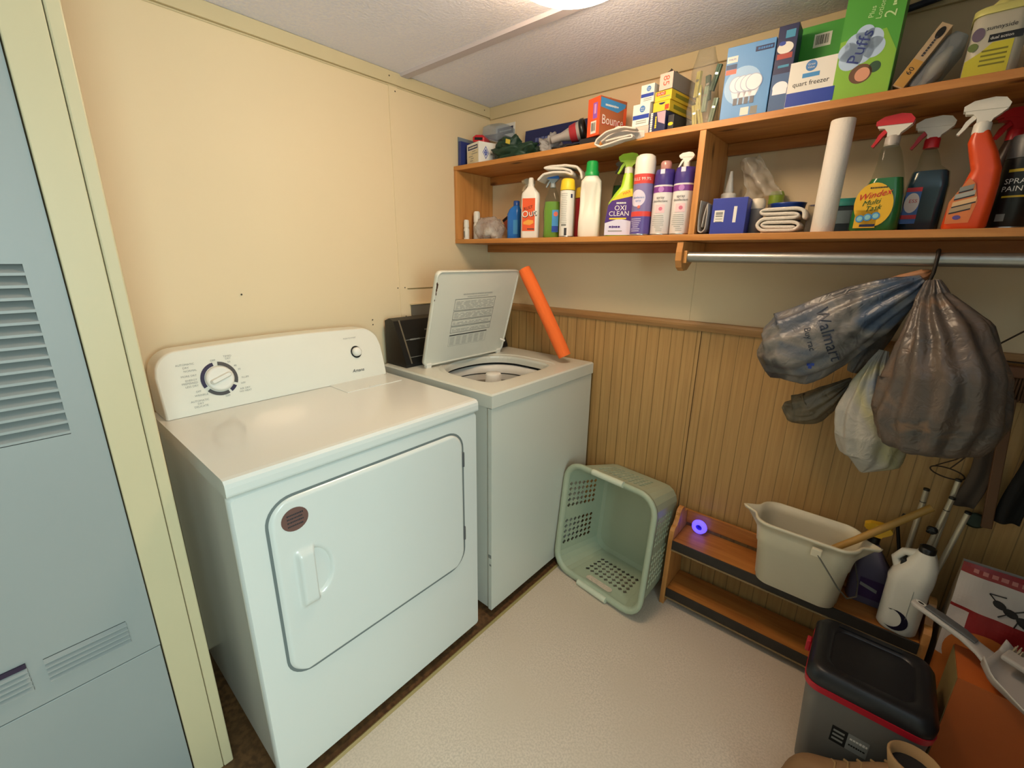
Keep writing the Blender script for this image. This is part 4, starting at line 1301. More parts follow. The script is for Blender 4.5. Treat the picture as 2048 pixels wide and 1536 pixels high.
def spray_bottle(label, loc, rz, prof, bm_, hz, top_m, bot_m, trig_m, collar_m, liq=None, lab=None, hs=1.0, name='spray_bottle', tilt=0.0, nozzle=None):
    t = thing(name, label, 'spray bottle', loc, rot=(0, tilt, rz))
    b = MB(); shell(b, prof, bm_)
    if lab: lab(b)
    b.build('bottle', t)
    if liq:
        b = MB()
        zt_ = liq[1]
        pr = []
        for i, q in enumerate(prof):
            w_, d, z, cx = q
            if z <= zt_: pr.append((w_ - 0.004, d - 0.004, z + 0.0015 if i == 0 else z, cx))
            else:
                p0 = prof[i - 1]; k = (zt_ - p0[2]) / (z - p0[2])
                pr.append((p0[0] + (w_ - p0[0]) * k - 0.004, p0[1] + (d - p0[1]) * k - 0.004, zt_, p0[3] + (cx - p0[3]) * k)); break
        shell(b, pr, liq[0]); b.build('liquid', t)
    cx = prof[-1][3]
    b = MB(); b.lathe([(0.0155 * hs, hz - 0.028 * hs), (0.0155 * hs, hz - 0.008 * hs), (0.013 * hs, hz - 0.004 * hs)], collar_m, 24, cx); b.build('collar', t)
    b = MB(); b.X = Matrix.Translation((cx, 0, 0)); head_geo(b, top_m, bot_m, hs, hz); h_ = b.build('spray_head', t, bevel=0.0025 * hs)
    b = MB(); b.X = Matrix.Translation((cx, 0, 0)); trig_geo(b, trig_m, hs, hz); b.build('trigger', h_, bevel=0.0015)
    return t

clear_b = clear_film('clear_bottle_plastic', 'f4f6f2', 0.12, 0.06, 0, body='60605a')
def label_front(b, prof_d, u0, u1, z0, z1, m, curve=0.0, bulge=0.0):
    pass

# small white bottles, left end
for (x, y, h_, rz_, lab_) in ((0.040, -0.205, 0.088, 0.0, 'small white squeeze bottle, front one at the left end of the lower shelf'), (0.060, -0.155, 0.128, 0.3, 'small white bottle with wide cap behind the front squeeze bottle')):
    t = thing('small_bottle', lab_, 'bottle', (x, y, Z1 + 0.0005), rz_)
    b = MB(); r_ = 0.0135 if h_ < .1 else 0.017
    b.lathe([(r_ * .95, 0), (r_, 0.003), (r_, h_ * 0.5), (r_ * 0.75, h_ * 0.62)], plastw, 24)
    b.rect((0, -r_ - 0.0006, h_ * 0.25), EX, EZ, 0.008, 0.03, printg) if h_ < .1 else None
    b.build('bottle', t)
    b = MB(); b.lathe([(r_ * 0.95, h_ * 0.62), (r_ * 0.9, h_ * 0.95), (r_ * 0.7, h_)], plastw, 24); b.build('cap', t)
lump('plastic_bag', 'crumpled clear bag of white plastic pieces, left end of the lower shelf', 'bag', (0.145, -0.155, Z1 + 0.0005), (0.066, 0.052, 0.054), clear_film('grey_film', 'ece8e4', 0.30, 0.25, 1.0, 45), 14, 0.26)
for k, (x, y, z, r_) in enumerate(((0.150, -0.165, 0.030, 0.024), (0.125, -0.15, 0.012, 0.02), (0.175, -0.15, 0.014, 0.02))):
    b = MB(); b.lathe([(r_, 0), (r_, 0.014), (r_ * 0.7, 0.020), (r_ * 0.3, 0.022)], plastw, 24)
    o = b.build('plastic_disc', loc=(x, y, Z1 + z)); o.rotation_euler = (0.5, 0.3 * k, 0)
    tag(o, ('uppermost', 'left', 'right')[k] + ' round white plastic disc inside the crumpled clear bag', 'disc', 'white discs in the clear bag')
b = MB(); b.box(-0.05, 0.05, -0.012, 0.012, 0, 0.07, mat('brown_red_card', '9c4c34', 0.5)); b.rect((0, -0.0125, 0.062), EX, EZ, 0.098, 0.012, dark)
o = b.build('small_carton', bevel=0.001); o.location = (0.212, -0.045, Z1 + 0.088); o.rotation_euler = (0, -0.55, 0.1)
o.location = (0.215, -0.04, Z1 + 0.06)
tag(o, 'reddish brown small carton leaning behind the blue bottle', 'carton')

# blue detergent bottle
t = thing('detergent_bottle', 'squat blue detergent bottle standing left of the orange-labelled bottle', 'bottle', (0.292, -0.150, Z1 + 0.0005), 0.25)
b = MB(); shell(b, [(0.058, 0.04, 0, 0), (0.062, 0.044, 0.005, 0), (0.062, 0.044, 0.105, 0), (0.05, 0.038, 0.125, 0.004), (0.024, 0.024, 0.14, 0.01)], mat('detergent_blue', '1c6ac0', 0.3)); b.rect((0.016, -0.0226, 0.05), EX, EZ, 0.022, 0.06, MATS['sky_panel']); b.build('bottle', t)
b = MB(); b.lathe([(0.014, 0.14), (0.014, 0.158), (0.011, 0.16)], mat('cap_blue', '224c9c', 0.3), 20, 0.01); b.build('cap', t)

# red-necked sprayer behind
spray_bottle('blue spray bottle with red neck and cream head, behind the rust-stain bottle', (0.318, -0.085, Z1 + 0.0005), 1.2,
             [(0.055, 0.04, 0, 0), (0.06, 0.044, 0.006, 0), (0.06, 0.044, 0.12, 0), (0.035, 0.03, 0.17, 0), (0.024, 0.024, 0.20, 0)], mat('dusty_blue_plastic', '405c98', 0.35), 0.222, cream, cream, cream, red, hs=0.8)

# rust-stain bottle
t = thing('rust_remover_bottle', 'white flat bottle with orange label reading out', 'bottle', (0.418, -0.195, Z1 + 0.0005), 0.42)
b = MB()
shell(b, [(0.070, 0.040, 0, 0), (0.076, 0.044, 0.004, 0), (0.076, 0.044, 0.165, 0), (0.070, 0.040, 0.178, 0), (0.036, 0.030, 0.196, 0), (0.024, 0.024, 0.204, 0)], mat('bottle_white', 'ece6dc', 0.35))
ro = mat('rust_label_orange', 'e0582c', 0.45)
b.rect((-0.002, -0.0224, 0.092), EX, EZ, 0.054, 0.128, ro)
b.text('RUST', 0.017, (-0.004, -0.0232, 0.118), Vector((0.97, 0, 0.24)), Vector((-0.2, 0, 0.97)), black); b.text('Out', 0.040, (0.001, -0.0230, 0.095), Vector((0.98, 0, 0.17)), Vector((-0.1, 0, 1)), black); b.text('Out', 0.037, (-0.001, -0.0236, 0.096), Vector((0.98, 0, 0.17)), Vector((-0.1, 0, 1)), paperw)
b.poly([(-0.024, -0.0230, 0.055), (0.004, -0.0230, 0.051), (0.020, -0.0230, 0.060), (0.018, -0.0230, 0.070), (-0.004, -0.0230, 0.073), (-0.024, -0.0230, 0.064)], mat('label_amber', 'e8a040', 0.45))
b.rect((0.008, -0.0228, 0.036), EX, EZ, 0.03, 0.004, printd)
b.build('bottle', t)
b = MB(); b.lathe([(0.0135, 0.203), (0.0135, 0.212), (0.011, 0.214), (0.0105, 0.232), (0.008, 0.236)], plastw, 24); b.build('cap', t)

# green clear sprayer with towel on top
spray_bottle('clear spray bottle of light green cleaner with blue head, under the folded towel', (0.512, -0.170, Z1 + 0.0005), 0.45,
             [(0.064, 0.044, 0, 0), (0.070, 0.050, 0.006, 0), (0.066, 0.046, 0.05, 0), (0.070, 0.05, 0.10, 0), (0.060, 0.046, 0.15, 0), (0.028, 0.028, 0.19, 0), (0.024, 0.024, 0.196, 0)], clear_b, 0.213, mat('cleaner_blue', '2c6cc0', 0.35), mat('frosted_grey', '9ca4a8', 0.4), MATS['frosted_grey'], MATS['frosted_grey'],
             liq=(mat('pale_green_liquid', '7cae3c', 0.15, spec=0.7), 0.14), lab=lambda b: (b.rect((0.018, -0.0256, 0.065), EX, EZ, 0.026, 0.085, MATS['sky_panel']), b.rect((0.018, -0.0260, 0.035), EX, EZ, 0.026, 0.022, blue), b.disc((0.02, -0.0262, 0.092), EX, EZ, 0.009, MATS['coral'])), hs=0.7)
tm_ = mat('towel_white', 'ded6cc', 0.95, bump=0.5, bump_scale=400)
cloth_fold('folded_towel', 'off-white folded cloth draped over the green spray bottle and yellow-capped can', (0.552, -0.170, Z1 + 0.2325),
           [(-0.085, -0.018), (-0.06, 0.004), (-0.02, 0.010), (0.03, 0.006), (0.058, -0.006), (0.052, 0.010), (0.02, 0.020), (-0.03, 0.023), (-0.062, 0.026), (-0.03, 0.031), (0.03, 0.031), (0.075, 0.022), (0.092, 0.0), (0.096, -0.022)], 0.10, tm_, 3, amp=0.002, thick=0.009, rz=0.3)

def can(name, label, loc, r_, h_, rz_, body, bands=(), prints=None, cat='spray can', cap=None, seg=36):
    """cylindrical can; bands: (z0, z1, mat); prints(b, wrap)"""
    t = thing(name, label, cat, loc, rz_)
    b = MB()
    b.lathe([(r_ * 0.97, 0), (r_, 0.002), (r_, h_)], body, seg)
    b.lathe([(r_ * 1.0, 0.001), (r_ * 1.025, 0.003), (r_ * 1.0, 0.005)], chrome, seg, cap0=False, cap1=False)
    b.lathe([(r_ * 1.0, h_ - 0.001), (r_ * 0.8, h_ + 0.008), (r_ * 0.45, h_ + 0.012)], chrome, seg)
    for (z0, z1, m) in bands:
        b.lathe([(r_ + 0.0003, z0), (r_ + 0.0003, z1)], m, seg, cap0=False, cap1=False)
    if prints:
        def wr(u0=0, z0=0, e=0.0007):
            return lambda u, v: ((r_ + e) * math.sin((u + u0) / r_), -(r_ + e) * math.cos((u + u0) / r_), v + z0)
        prints(b, wr)
    b.build('can', t)
    if cap:
        cap(t)
    return t

def wrect(b, wr, u0, z0, w_, h_, m, e=0.0006, n=8):
    f_ = wr(u0, z0, e)
    b.grid(lambda s, q: f_((s - 0.5) * w_, (q - 0.5) * h_), n, 1, m, smooth=True)
def wdisc(b, wr, u0, z0, r_, m, e=0.0008, n=24, ry=None):
    f_ = wr(u0, z0, e); ry = ry or r_
    k = 4
    vs_ = [f_(0, 0)] + [f_(r_ * (j + 1) / k * math.cos(2 * PI * i / n), ry * (j + 1) / k * math.sin(2 * PI * i / n)) for j in range(k) for i in range(n)]
    fs_ = [(0, 1 + i, 1 + (i + 1) % n) for i in range(n)] + [(1 + j * n + i, 1 + (j + 1) * n + i, 1 + (j + 1) * n + (i + 1) % n, 1 + j * n + (i + 1) % n) for j in range(k - 1) for i in range(n)]
    b.add(vs_, fs_, m, True)

def cap_yellow(t):
    b = MB(); b.lathe([(0.0285, 0.172), (0.0285, 0.182), (0.025, 0.208), (0.020, 0.213)], yellow, 32); b.build('cap', t)
def pr_yel(b, wr):
    random.seed(2)
    for k in range(17): wrect(b, wr, -0.012, 0.158 - k * 0.0065, random.uniform(0.02, 0.027), 0.002, MATS['faint_print'])
    wrect(b, wr, -0.002, 0.02, 0.010, 0.028, printd); wrect(b, wr, 0.018, 0.150, 0.008, 0.014, navy); wrect(b, wr, -0.01, 0.045, 0.02, 0.008, printg)
can('polish_can', 'white slim spray can with yellow cap, label of fine print', (0.608, -0.205, Z1 + 0.0005), 0.0275, 0.170, 0.55, paperw, prints=pr_yel, cap=cap_yellow)
def cap_y2(t):
    b = MB(); b.lathe([(0.0275, 0.150), (0.0275, 0.16), (0.024, 0.186), (0.018, 0.19)], mat('mustard_cap', 'c8a828', 0.45), 28); b.build('cap', t)
can('polish_can', 'dark red spray can with mustard cap behind the white yellow-capped can', (0.628, -0.130, Z1 + 0.0005), 0.0265, 0.148, 0.5, mat('maroon', '8c1c24', 0.4), cap=cap_y2)

# white jug with green cap
t = thing('bleach_jug', 'tall white jug with green cap and moulded side grip', 'jug', (0.700, -0.185, Z1 + 0.0005), 0.45)
b = MB(); wj = mat('jug_white', 'e8e2d4', 0.4, sub=0.1)
def jsec(w_, d, z, dent=0.0):
    pts = rr(w_, d, min(w_, d) * 0.42, 8)
    out = []
    for x, y in pts:
        k = math.exp(-((abs(x) - w_ * 0.30) / (w_ * 0.13)) ** 2) if abs(y) > d * 0.2 else 0
        out.append((x, y * (1 - dent * k)))
    return out, z
b.zloft([jsec(0.078, 0.055, 0), jsec(0.084, 0.060, 0.006), jsec(0.084, 0.060, 0.055), jsec(0.080, 0.058, 0.085, 0.15), jsec(0.078, 0.056, 0.115, 0.62), jsec(0.078, 0.056, 0.165, 0.62), jsec(0.076, 0.055, 0.188, 0.12), jsec(0.074, 0.054, 0.20), jsec(0.050, 0.045, 0.214), jsec(0.046, 0.043, 0.218)], wj)
b.build('bottle', t)
b = MB(); b.lathe([(0.026, 0.216), (0.0265, 0.230), (0.0225, 0.234), (0.0215, 0.262), (0.018, 0.267)], mat('cap_green', '1ea04c', 0.35), 32); b.build('cap', t)

# dark green clear sprayer
spray_bottle('clear spray bottle of dark green cleaner, half hidden behind the purple-label bottle', (0.768, -0.080, Z1 + 0.0005), 0.3,
             [(0.060, 0.044, 0, 0), (0.066, 0.05, 0.006, 0), (0.066, 0.05, 0.15, 0), (0.058, 0.044, 0.19, 0), (0.026, 0.026, 0.235, 0)], clear_b, 0.250, clear_film('smoky_plastic', 'b8b8b0', 0.5, 0.2, 0), MATS['smoky_plastic'], MATS['smoky_plastic'], MATS['smoky_plastic'], liq=(mat('deep_green_liquid', '1c5c24', 0.12, spec=0.7), 0.19), hs=0.62)

# stain remover with lime head
def lab_oxi(b):
    y = -0.0296
    b.poly([(-0.048, y, 0.004), (0.048, y, 0.004), (0.048, y, 0.050), (0.0, y, 0.06), (-0.048, y, 0.045)], mat('lavender_white', 'd4d0e4', 0.45))
    b.poly([(-0.049, y - .0003, 0.045), (0.0, y - .0003, 0.06), (0.048, y - .0003, 0.050), (0.046, y - .0003, 0.125), (0.03, y - .0003, 0.138), (-0.02, y - .0003, 0.130), (-0.040, y - .0003, 0.105)], purple)
    b.poly([(-0.030, y - .0006, 0.120), (0.044, y - .0006, 0.134), (0.040, y - .0006, 0.158), (0.006, y - .0006, 0.150)], yellow)
    b.text('MAX', 0.013, (0.022, y - .001, 0.145), Vector((0.93, 0, 0.36)), Vector((-0.36, 0, 0.93)), orange)
    b.worn((0.004, y - .001, 0.112), EX, EZ, 0.03, 0.006, paperw, 4, 21)
    b.text('OXI', 0.024, (0.004, y - .001, 0.095), EX, EZ, paperw); b.text('CLEAN', 0.023, (0.0, y - .001, 0.076), EX, EZ, paperw)
    b.rect((-0.003, y - .001, 0.060), EX, EZ, 0.06, 0.005, yellow)
    b.worn((-0.012, y - .001, 0.032), EX, EZ, 0.04, 0.008, purple, 4, 22); b.rect((-0.01, y - .001, 0.018), EX, EZ, 0.05, 0.003, printg)
spray_bottle('white and purple-label stain spray bottle with lime green head', (0.829, -0.188, Z1 + 0.0005), 0.36,
             [(0.092, 0.052, 0, 0), (0.098, 0.058, 0.006, 0), (0.098, 0.058, 0.07, 0), (0.092, 0.056, 0.115, 0.004), (0.070, 0.050, 0.145, 0.012), (0.042, 0.036, 0.170, 0.018), (0.034, 0.032, 0.205, 0.020), (0.028, 0.028, 0.212, 0.020)],
             limeg, 0.236, limeg, limeg, limeg, plastw, lab=lab_oxi, hs=0.95)

# disinfectant can with white cap
def cap_white(t):
    b = MB(); b.lathe([(0.034, 0.196), (0.034, 0.235), (0.031, 0.252), (0.022, 0.258)], plastw, 32); b.build('cap', t)
lav = mat('lavender_can', '8478a8', 0.4)
def pr_lys(b, wr):
    b.text('KILLS 99.9%', 0.0135, (0, 0, 0), EX, EZ, paperw, wrap=wr(-0.004, 0.180, 0.0012))
    wdisc(b, wr, -0.012, 0.120, 0.027, mat('pale_lilac', 'd4cce0', 0.4), 0.001)
    b.text('disinfectant', 0.0085, (0, 0, 0), EX, EZ, MATS['mid_blue'], wrap=wr(-0.008, 0.122, 0.0016)); b.text('spray', 0.009, (0, 0, 0), EX, EZ, MATS['mid_blue'], wrap=wr(-0.008, 0.112, 0.0016))
    wdisc(b, wr, -0.004, 0.092, 0.005, MATS['coral'], 0.0016)
    random.seed(6)
    for k in range(7): wrect(b, wr, -0.012, 0.054 - k * 0.0065, random.uniform(0.02, 0.04), 0.002, MATS['pale_lilac'], 0.001)
can('disinfectant_can', 'lavender disinfectant can with white cap and red 99.9% band', (0.9215, -0.208, Z1 + 0.0005), 0.034, 0.196, 0.25, lav, bands=((0.166, 0.196, mat('band_red', 'd4443c', 0.4)), (0.062, 0.078, MATS['band_red']), (0.006, 0.062, mat('can_violet', '5c4c94', 0.4))), prints=pr_lys, cap=cap_white)

# two purple-topped disinfectant cans
def pr_p(b, wr):
    wdisc(b, wr, 0.0, 0.143, 0.009, mat('mauve_dot', 'b07cc0', 0.4), 0.001)
    b.text('spray', 0.012, (0, 0, 0), EX, EZ, printd, wrap=wr(0, 0.118, 0.001)); b.text('disinfectant', 0.0105, (0, 0, 0), EX, EZ, printd, wrap=wr(0, 0.107, 0.001))
    wrect(b, wr, 0.002, 0.083, 0.030, 0.026, mat('pink_wash', 'e8c4c8', 0.45), 0.0008)
    wdisc(b, wr, 0.004, 0.083, 0.006, mat('rose', 'd07088', 0.45), 0.0012)
    random.seed(5)
    for k in range(9): wrect(b, wr, -0.002 + 0.006 * (k > 6), 0.062 - k * 0.006, random.uniform(0.02, 0.042) if k < 7 else 0.02, 0.0018, MATS['faint_print'], 0.0008)
def cap_purple(nozzle):
    def f_(t):
        b = MB(); b.lathe([(0.0325, 0.168), (0.0325, 0.19), (0.029, 0.205), (0.016, 0.207)], mat('deep_purple_cap', '40307c', 0.35), 32)
        b.box(-0.007, 0.007, -0.033, -0.024, 0.190, 0.204, MATS['lavender_white'])
        c = b.build('cap', t)
        if nozzle == 'white':
            b = MB(); b.lathe([(0.010, 0.205), (0.010, 0.222)], plastw, 20)
            head_geo(b, plastw, plastw, 0.62, 0.224); h_ = b.build('spray_head', t, bevel=0.0015)
            b = MB(); trig_geo(b, plastw, 0.62, 0.224); b.build('trigger', h_)
        else:
            b = MB(); b.lathe([(0.017, 0.207), (0.018, 0.225), (0.014, 0.232)], clear_film('pink_clear', 'e8b0a8', 0.5, 0.2, 0), 20); b.build('nozzle_cover', t)
    return f_
for (x, nz, lb) in ((0.991, 'pink', 'white spray disinfectant can with purple top and clear pink nozzle cover'), (1.0585, 'white', 'white spray disinfectant can with purple top and white trigger head, against the divider')):
    can('disinfectant_can', lb, (x, -0.20, Z1 + 0.0005), 0.0325, 0.168, 0.12, mat('can_white', 'e4ddda', 0.4), bands=((0.134, 0.152, mat('plum_band', '7c3c8c', 0.4)), (0.157, 0.1685, MATS['deep_purple_cap']) if 'deep_purple_cap' in MATS else (0.157, 0.1685, mat('deep_purple_cap', '40307c', 0.35))), prints=pr_p, cap=cap_purple(nz), )

# --- right half of the lower shelf
gcl = mat('grey_cloth', 'b4aca4', 0.9, bump=0.4, bump_scale=300)
b = MB()
path = [(-0.011, 0.10), (-0.013, 0.05), (-0.010, 0.008), (0.0, 0.0035), (0.010, 0.012), (0.013, 0.06), (0.010, 0.09), (0.004, 0.06), (0.0, 0.02)]
o = cloth_fold('standing_cloth', 'grey folded cloth standing against the shelf divider', (1.1395, -0.19, Z1 + 0.002), path, 0.085, gcl, 6, amp=0.003, thick=0.004)
def pr_bb(b):
    f = front_of(0.09)
    b.rect(f(-0.026, 0.052), EX, EZ, 0.028, 0.034, paperw)
    for k, h_ in enumerate((0.008, 0.004, 0.002, 0.002)): b.rect(f(-0.026, 0.060 - k * 0.008, .0008), EX, EZ, 0.020, h_, printg)
    b.rect(f(0.018, 0.056), EX, EZ, 0.009, 0.046, paperw)
carton('small_blue_box', 'blue box with two white stickers right of the divider', 'box', (1.208, -0.175, Z1 + 0.0005), 0.098, 0.09, 0.104, mat('violet_blue_card', '34409c', 0.5), rz=0.08, prints=pr_bb)
t = thing('caulk_tube', 'white caulk tube with tapered nozzle behind the blue box', 'caulk tube', (1.165, -0.085, Z1 + 0.0005))
b = MB(); b.lathe([(0.023, 0), (0.023, 0.13), (0.020, 0.133)], plastw, 24); b.build('tube', t)
b = MB(); b.lathe([(0.010, 0.133), (0.013, 0.14), (0.004, 0.20)], plastw, 20); b.build('nozzle', t)
b = MB()
def bagf(u, v):
    a = -0.3 + 0.5 * v
    x = 0.08 * (u - 0.5) * (1.2 - 0.5 * v) - 0.06 * v + 0.02
    return (x + 0.012 * noise.noise(Vector((u * 4, v * 5, 2))), 0.02 * math.sin(7 * u + 2 * v) + 0.01 * noise.noise(Vector((u * 8, v * 8, 9))), 0.12 * v + 0.014 * u)
b.grid(bagf, 20, 20, clear_film('bag_sheet', 'f0ece4', 0.22, 0.12, 0.6, 15))
o = b.build('clear_sheet', solid=0.001); o.location = (1.255, -0.10, Z1 + 0.105)
tag(o, 'crinkled clear plastic sheet rising behind the blue box', 'plastic sheet')
for (x, y, z, r_, h_, m, nm, lb) in ((1.270, -0.135, 0.0, 0.021, 0.105, 'wc', 'small_bottle', 'grey-white bottle with round cream cap between blue box and folded towel'),
                                  (1.296, -0.027, 0.0, 0.022, 0.135, 'lime', 'small_bottle', 'small bottle with lime green cap behind the blue bowl')):
    t = thing(nm, lb, 'bottle', (x, y, Z1 + 0.0005))
    b = MB(); b.lathe([(r_ * 0.9, 0), (r_ * 0.92, h_ * 0.72)], mat('dim_grey_plastic', '8c8a88', 0.4), 24); b.build('bottle', t)
    b = MB(); b.lathe([(r_, h_ * 0.72), (r_, h_ * 0.93), (r_ * 0.8, h_)], mat('cream_cap', 'd8cdb8', 0.4) if m == 'wc' else mat('lime_cap', 'a8cc4c', 0.35), 28); b.build('cap', t)
b = MB(); b.lathe([(0.030, 0), (0.034, 0.003), (0.048, 0.088), (0.050, 0.092), (0.0475, 0.092), (0.033, 0.006), (0.0, 0.005)], mat('bowl_blue', '1c3c8c', 0.3), 36)
tag(b.build('bowl', loc=(1.342, -0.080, Z1 + 0.0005)), 'dark blue plastic bowl behind the folded white towel', 'bowl')
# folded white towel
ttm = mat('ribbed_towel', 'dcd2c4', 0.95, noise_amt=0.08, noise_scale=200, bump=0.9, bump_scale=260)
b = MB()
def pill(w_, h_, zc, cx=0, n=10):
    pts = []
    r_ = h_ / 2
    for i in range(n + 1):
        a = -PI / 2 + PI * i / n; pts.append((cx + w_ / 2 - r_ + r_ * math.cos(a), zc + r_ * math.sin(a)))
    for i in range(n + 1):
        a = PI / 2 + PI * i / n; pts.append((cx - w_ / 2 + r_ + r_ * math.cos(a), zc + r_ * math.sin(a)))
    return pts
cloth_fold('folded_towel', 'white ribbed towel folded in layers in front of the blue bowl', (1.350, -0.186, Z1 + 0.0055),
           [(0.045, 0.010), (-0.035, 0.012), (-0.045, 0.018), (-0.035, 0.024), (0.042, 0.024), (0.055, 0.014), (0.045, 0.002), (-0.045, 0.002), (-0.057, 0.018), (-0.045, 0.034), (0.04, 0.036), (0.052, 0.041), (0.04, 0.047), (-0.045, 0.047), (-0.054, 0.053), (-0.045, 0.059), (0.045, 0.060), (0.060, 0.052), (0.062, 0.03)], 0.075, ttm, 5, amp=0.0010, thick=0.0095, cat='towel')
b = MB(); b.box(-0.024, 0.024, -0.03, 0.03, 0, 0.086, MATS['bag_film'])
b.box(-0.024, 0.024, -0.002, 0.002, 0.084, 0.089, mat('zip_purple', '4c3c78', 0.4))
o = b.build('zip_bag', bevel=0.006); o.location = (1.419, -0.042, Z1 + 0.0005)
tag(o, 'clear zip bag with purple seal behind the paper roll', 'zip bag')
t = thing('storage_tub', 'dark tub with teal lid behind the paper towel roll', 'tub', (1.518, -0.058, Z1 + 0.0005))
b = MB(); b.zloft([(rr(0.125, 0.09, 0.015), 0), (rr(0.135, 0.095, 0.015), 0.075)], mat('dark_tub', '2c3840', 0.3)); b.rect((-0.03, -0.0476, 0.045), EX, EZ, 0.05, 0.035, mat('tub_label', '6c8088', 0.5)); b.build('tub', t)
b = MB(); b.zloft([(rr(0.142, 0.10, 0.016), 0.075), (rr(0.142, 0.10, 0.016), 0.09), (rr(0.12, 0.08, 0.012), 0.096)], mat('teal_lid', '2c8c84', 0.35)); b.build('lid', t)
# paper roll
b = MB()
b.lathe([(0.0265, 0), (0.0275, 0.002), (0.0275, 0.275), (0.0265, 0.277), (0.020, 0.277), (0.020, 0.26), (0, 0.26)], mat('paper_towel', 'e8e0d6', 0.9, noise_amt=0.02, bump=0.4, bump_scale=220), 36)
tag(b.build('paper_towel_roll', loc=(1.457, -0.20, Z1 + 0.0005)), 'slim white paper towel roll standing upright on the lower shelf', 'paper towel')

# green multi-surface spray
def lab_win(b):
    y = -0.0307
    E_ = lambda rx, rz, m, cx=0.0, czz=0.065, e=0.0: b.disc((cx, y - e, czz), Vector((0.98, 0, 0.18)), Vector((-0.18, 0, 0.98)), rx, m, ry=rz)
    E_(0.040, 0.054, mat('label_gold', 'e4b42c', 0.4), -0.008, 0.064)
    b.rect((-0.018, y, 0.030), EX, EZ, 0.046, 0.044, MATS['label_gold'])
    b.worn((-0.004, y - .001, 0.105), EX, EZ, 0.034, 0.0035, printd, 7, 23)
    b.text('Windex', 0.022, (-0.008, y - .001, 0.088), Vector((0.98, 0, 0.2)), Vector((0.1, 0, 1)), mat('win_red', 'cc2030', 0.4), sx=0.95, shear=0.2)
    b.text('Multi', 0.018, (-0.012, y - .001, 0.070), Vector((0.98, 0, 0.15)), Vector((0.1, 0, 1)), mat('win_green', '1c5c28', 0.4), shear=0.2); b.text('Task', 0.018, (-0.006, y - .001, 0.056), Vector((0.98, 0, 0.15)), Vector((0.1, 0, 1)), MATS['win_green'], shear=0.2)
    for k, u in enumerate((-0.030, -0.014, 0.002)): b.disc((u, y - .001, 0.031 + 0.003 * k), EX, EZ, 0.009, MATS['sky_panel']); b.disc((u, y - .0014, 0.031 + 0.003 * k), EX, EZ, 0.006, mat('plate_teal', '8cc4cc', 0.4))
    b.rect((-0.012, y - .001, 0.014), EX, EZ, 0.032, 0.006, navy)
spray_bottle('clear spray bottle of green cleaner with yellow oval label and red-topped head', (1.568, -0.180, Z1 + 0.0005), -0.06,
             [(0.098, 0.054, 0, -0.002), (0.106, 0.060, 0.006, -0.002), (0.106, 0.060, 0.05, -0.002), (0.090, 0.056, 0.09, 0.002), (0.066, 0.050, 0.13, 0.006), (0.052, 0.044, 0.165, 0.004), (0.044, 0.040, 0.19, 0.0), (0.026, 0.026, 0.212, -0.002)],
             clear_b, 0.232, mat('head_red', 'c8242c', 0.35), plastw, MATS['head_red'], mat('grey_collar', 'b4aca4', 0.4), liq=(mat('green_liquid', '1c7c3c', 0.12, spec=0.7), 0.128), lab=lab_win)
def lab_bl(b):
    y = -0.0263
    b.rect((-0.022, y, 0.062), EX, EZ, 0.030, 0.085, mat('label_blue', '3c6cb4', 0.4)); b.rect((-0.022, y - .0004, 0.102), EX, EZ, 0.030, 0.010, red)
    b.disc((-0.022, y - .0006, 0.070), EX, EZ, 0.0145, paperw, ry=0.024); b.text('ESS', 0.012, (-0.020, y - .001, 0.074), EX, EZ, red); b.rect((-0.022, y - .0008, 0.036), EX, EZ, 0.030, 0.010, red)
spray_bottle('clear spray bottle of dark blue cleaner with red collar and trigger', (1.655, -0.116, Z1 + 0.0005), -0.02,
             [(0.078, 0.048, 0, 0), (0.084, 0.052, 0.006, 0), (0.084, 0.052, 0.11, 0), (0.074, 0.048, 0.142, 0), (0.046, 0.040, 0.158, -0.006), (0.036, 0.034, 0.185, -0.010), (0.026, 0.026, 0.198, -0.012)],
             clear_b, 0.228, plastw, plastw, red, red, liq=(mat('blue_liquid', '0c3850', 0.12, spec=0.7), 0.146),
             lab=lab_bl)
b = MB()
def lab_or(b):
    y = -0.0275
    b.poly([(-0.034, y, 0.012), (0.006, y, 0.014), (0.012, y, 0.06), (0.0, y, 0.10), (-0.012, y, 0.112), (-0.022, y, 0.09), (-0.036, y, 0.06)], mat('label_peach', 'd87c44', 0.45))
    for k, (u, v, w_, m) in enumerate(((-0.012, 0.090, 0.024, printg), (-0.012, 0.076, 0.034, MATS['faint_print']), (-0.010, 0.060, 0.040, mat('label_cream', 'e0b888', 0.45)), (-0.014, 0.046, 0.036, MATS['tan_card']))):
        b.rect((u, y - .0006, v), Vector((0.96, 0, 0.26)), EZ, w_, 0.010, m); b.rect((u, y - .0005, v - 0.006), Vector((0.96, 0, 0.26)), EZ, w_, 0.004, printd)
    b.disc((-0.016, y - .0006, 0.026), EX, EZ, 0.007, MATS['can_violet'], ry=0.005)
spray_bottle('opaque orange spray bottle with white head beside the black paint can', (1.737, -0.190, Z1 + 0.0005), -0.04,
             [(0.072, 0.050, 0, 0), (0.078, 0.054, 0.006, 0), (0.076, 0.054, 0.06, 0.002), (0.060, 0.050, 0.095, 0.010), (0.050, 0.046, 0.13, 0.012), (0.048, 0.042, 0.165, 0.000), (0.042, 0.038, 0.19, -0.010), (0.026, 0.026, 0.215, -0.014)],
             mat('bottle_orange', 'dc4c1c', 0.35), 0.235, plastw, plastw, plastw, plastw, lab=lab_or)
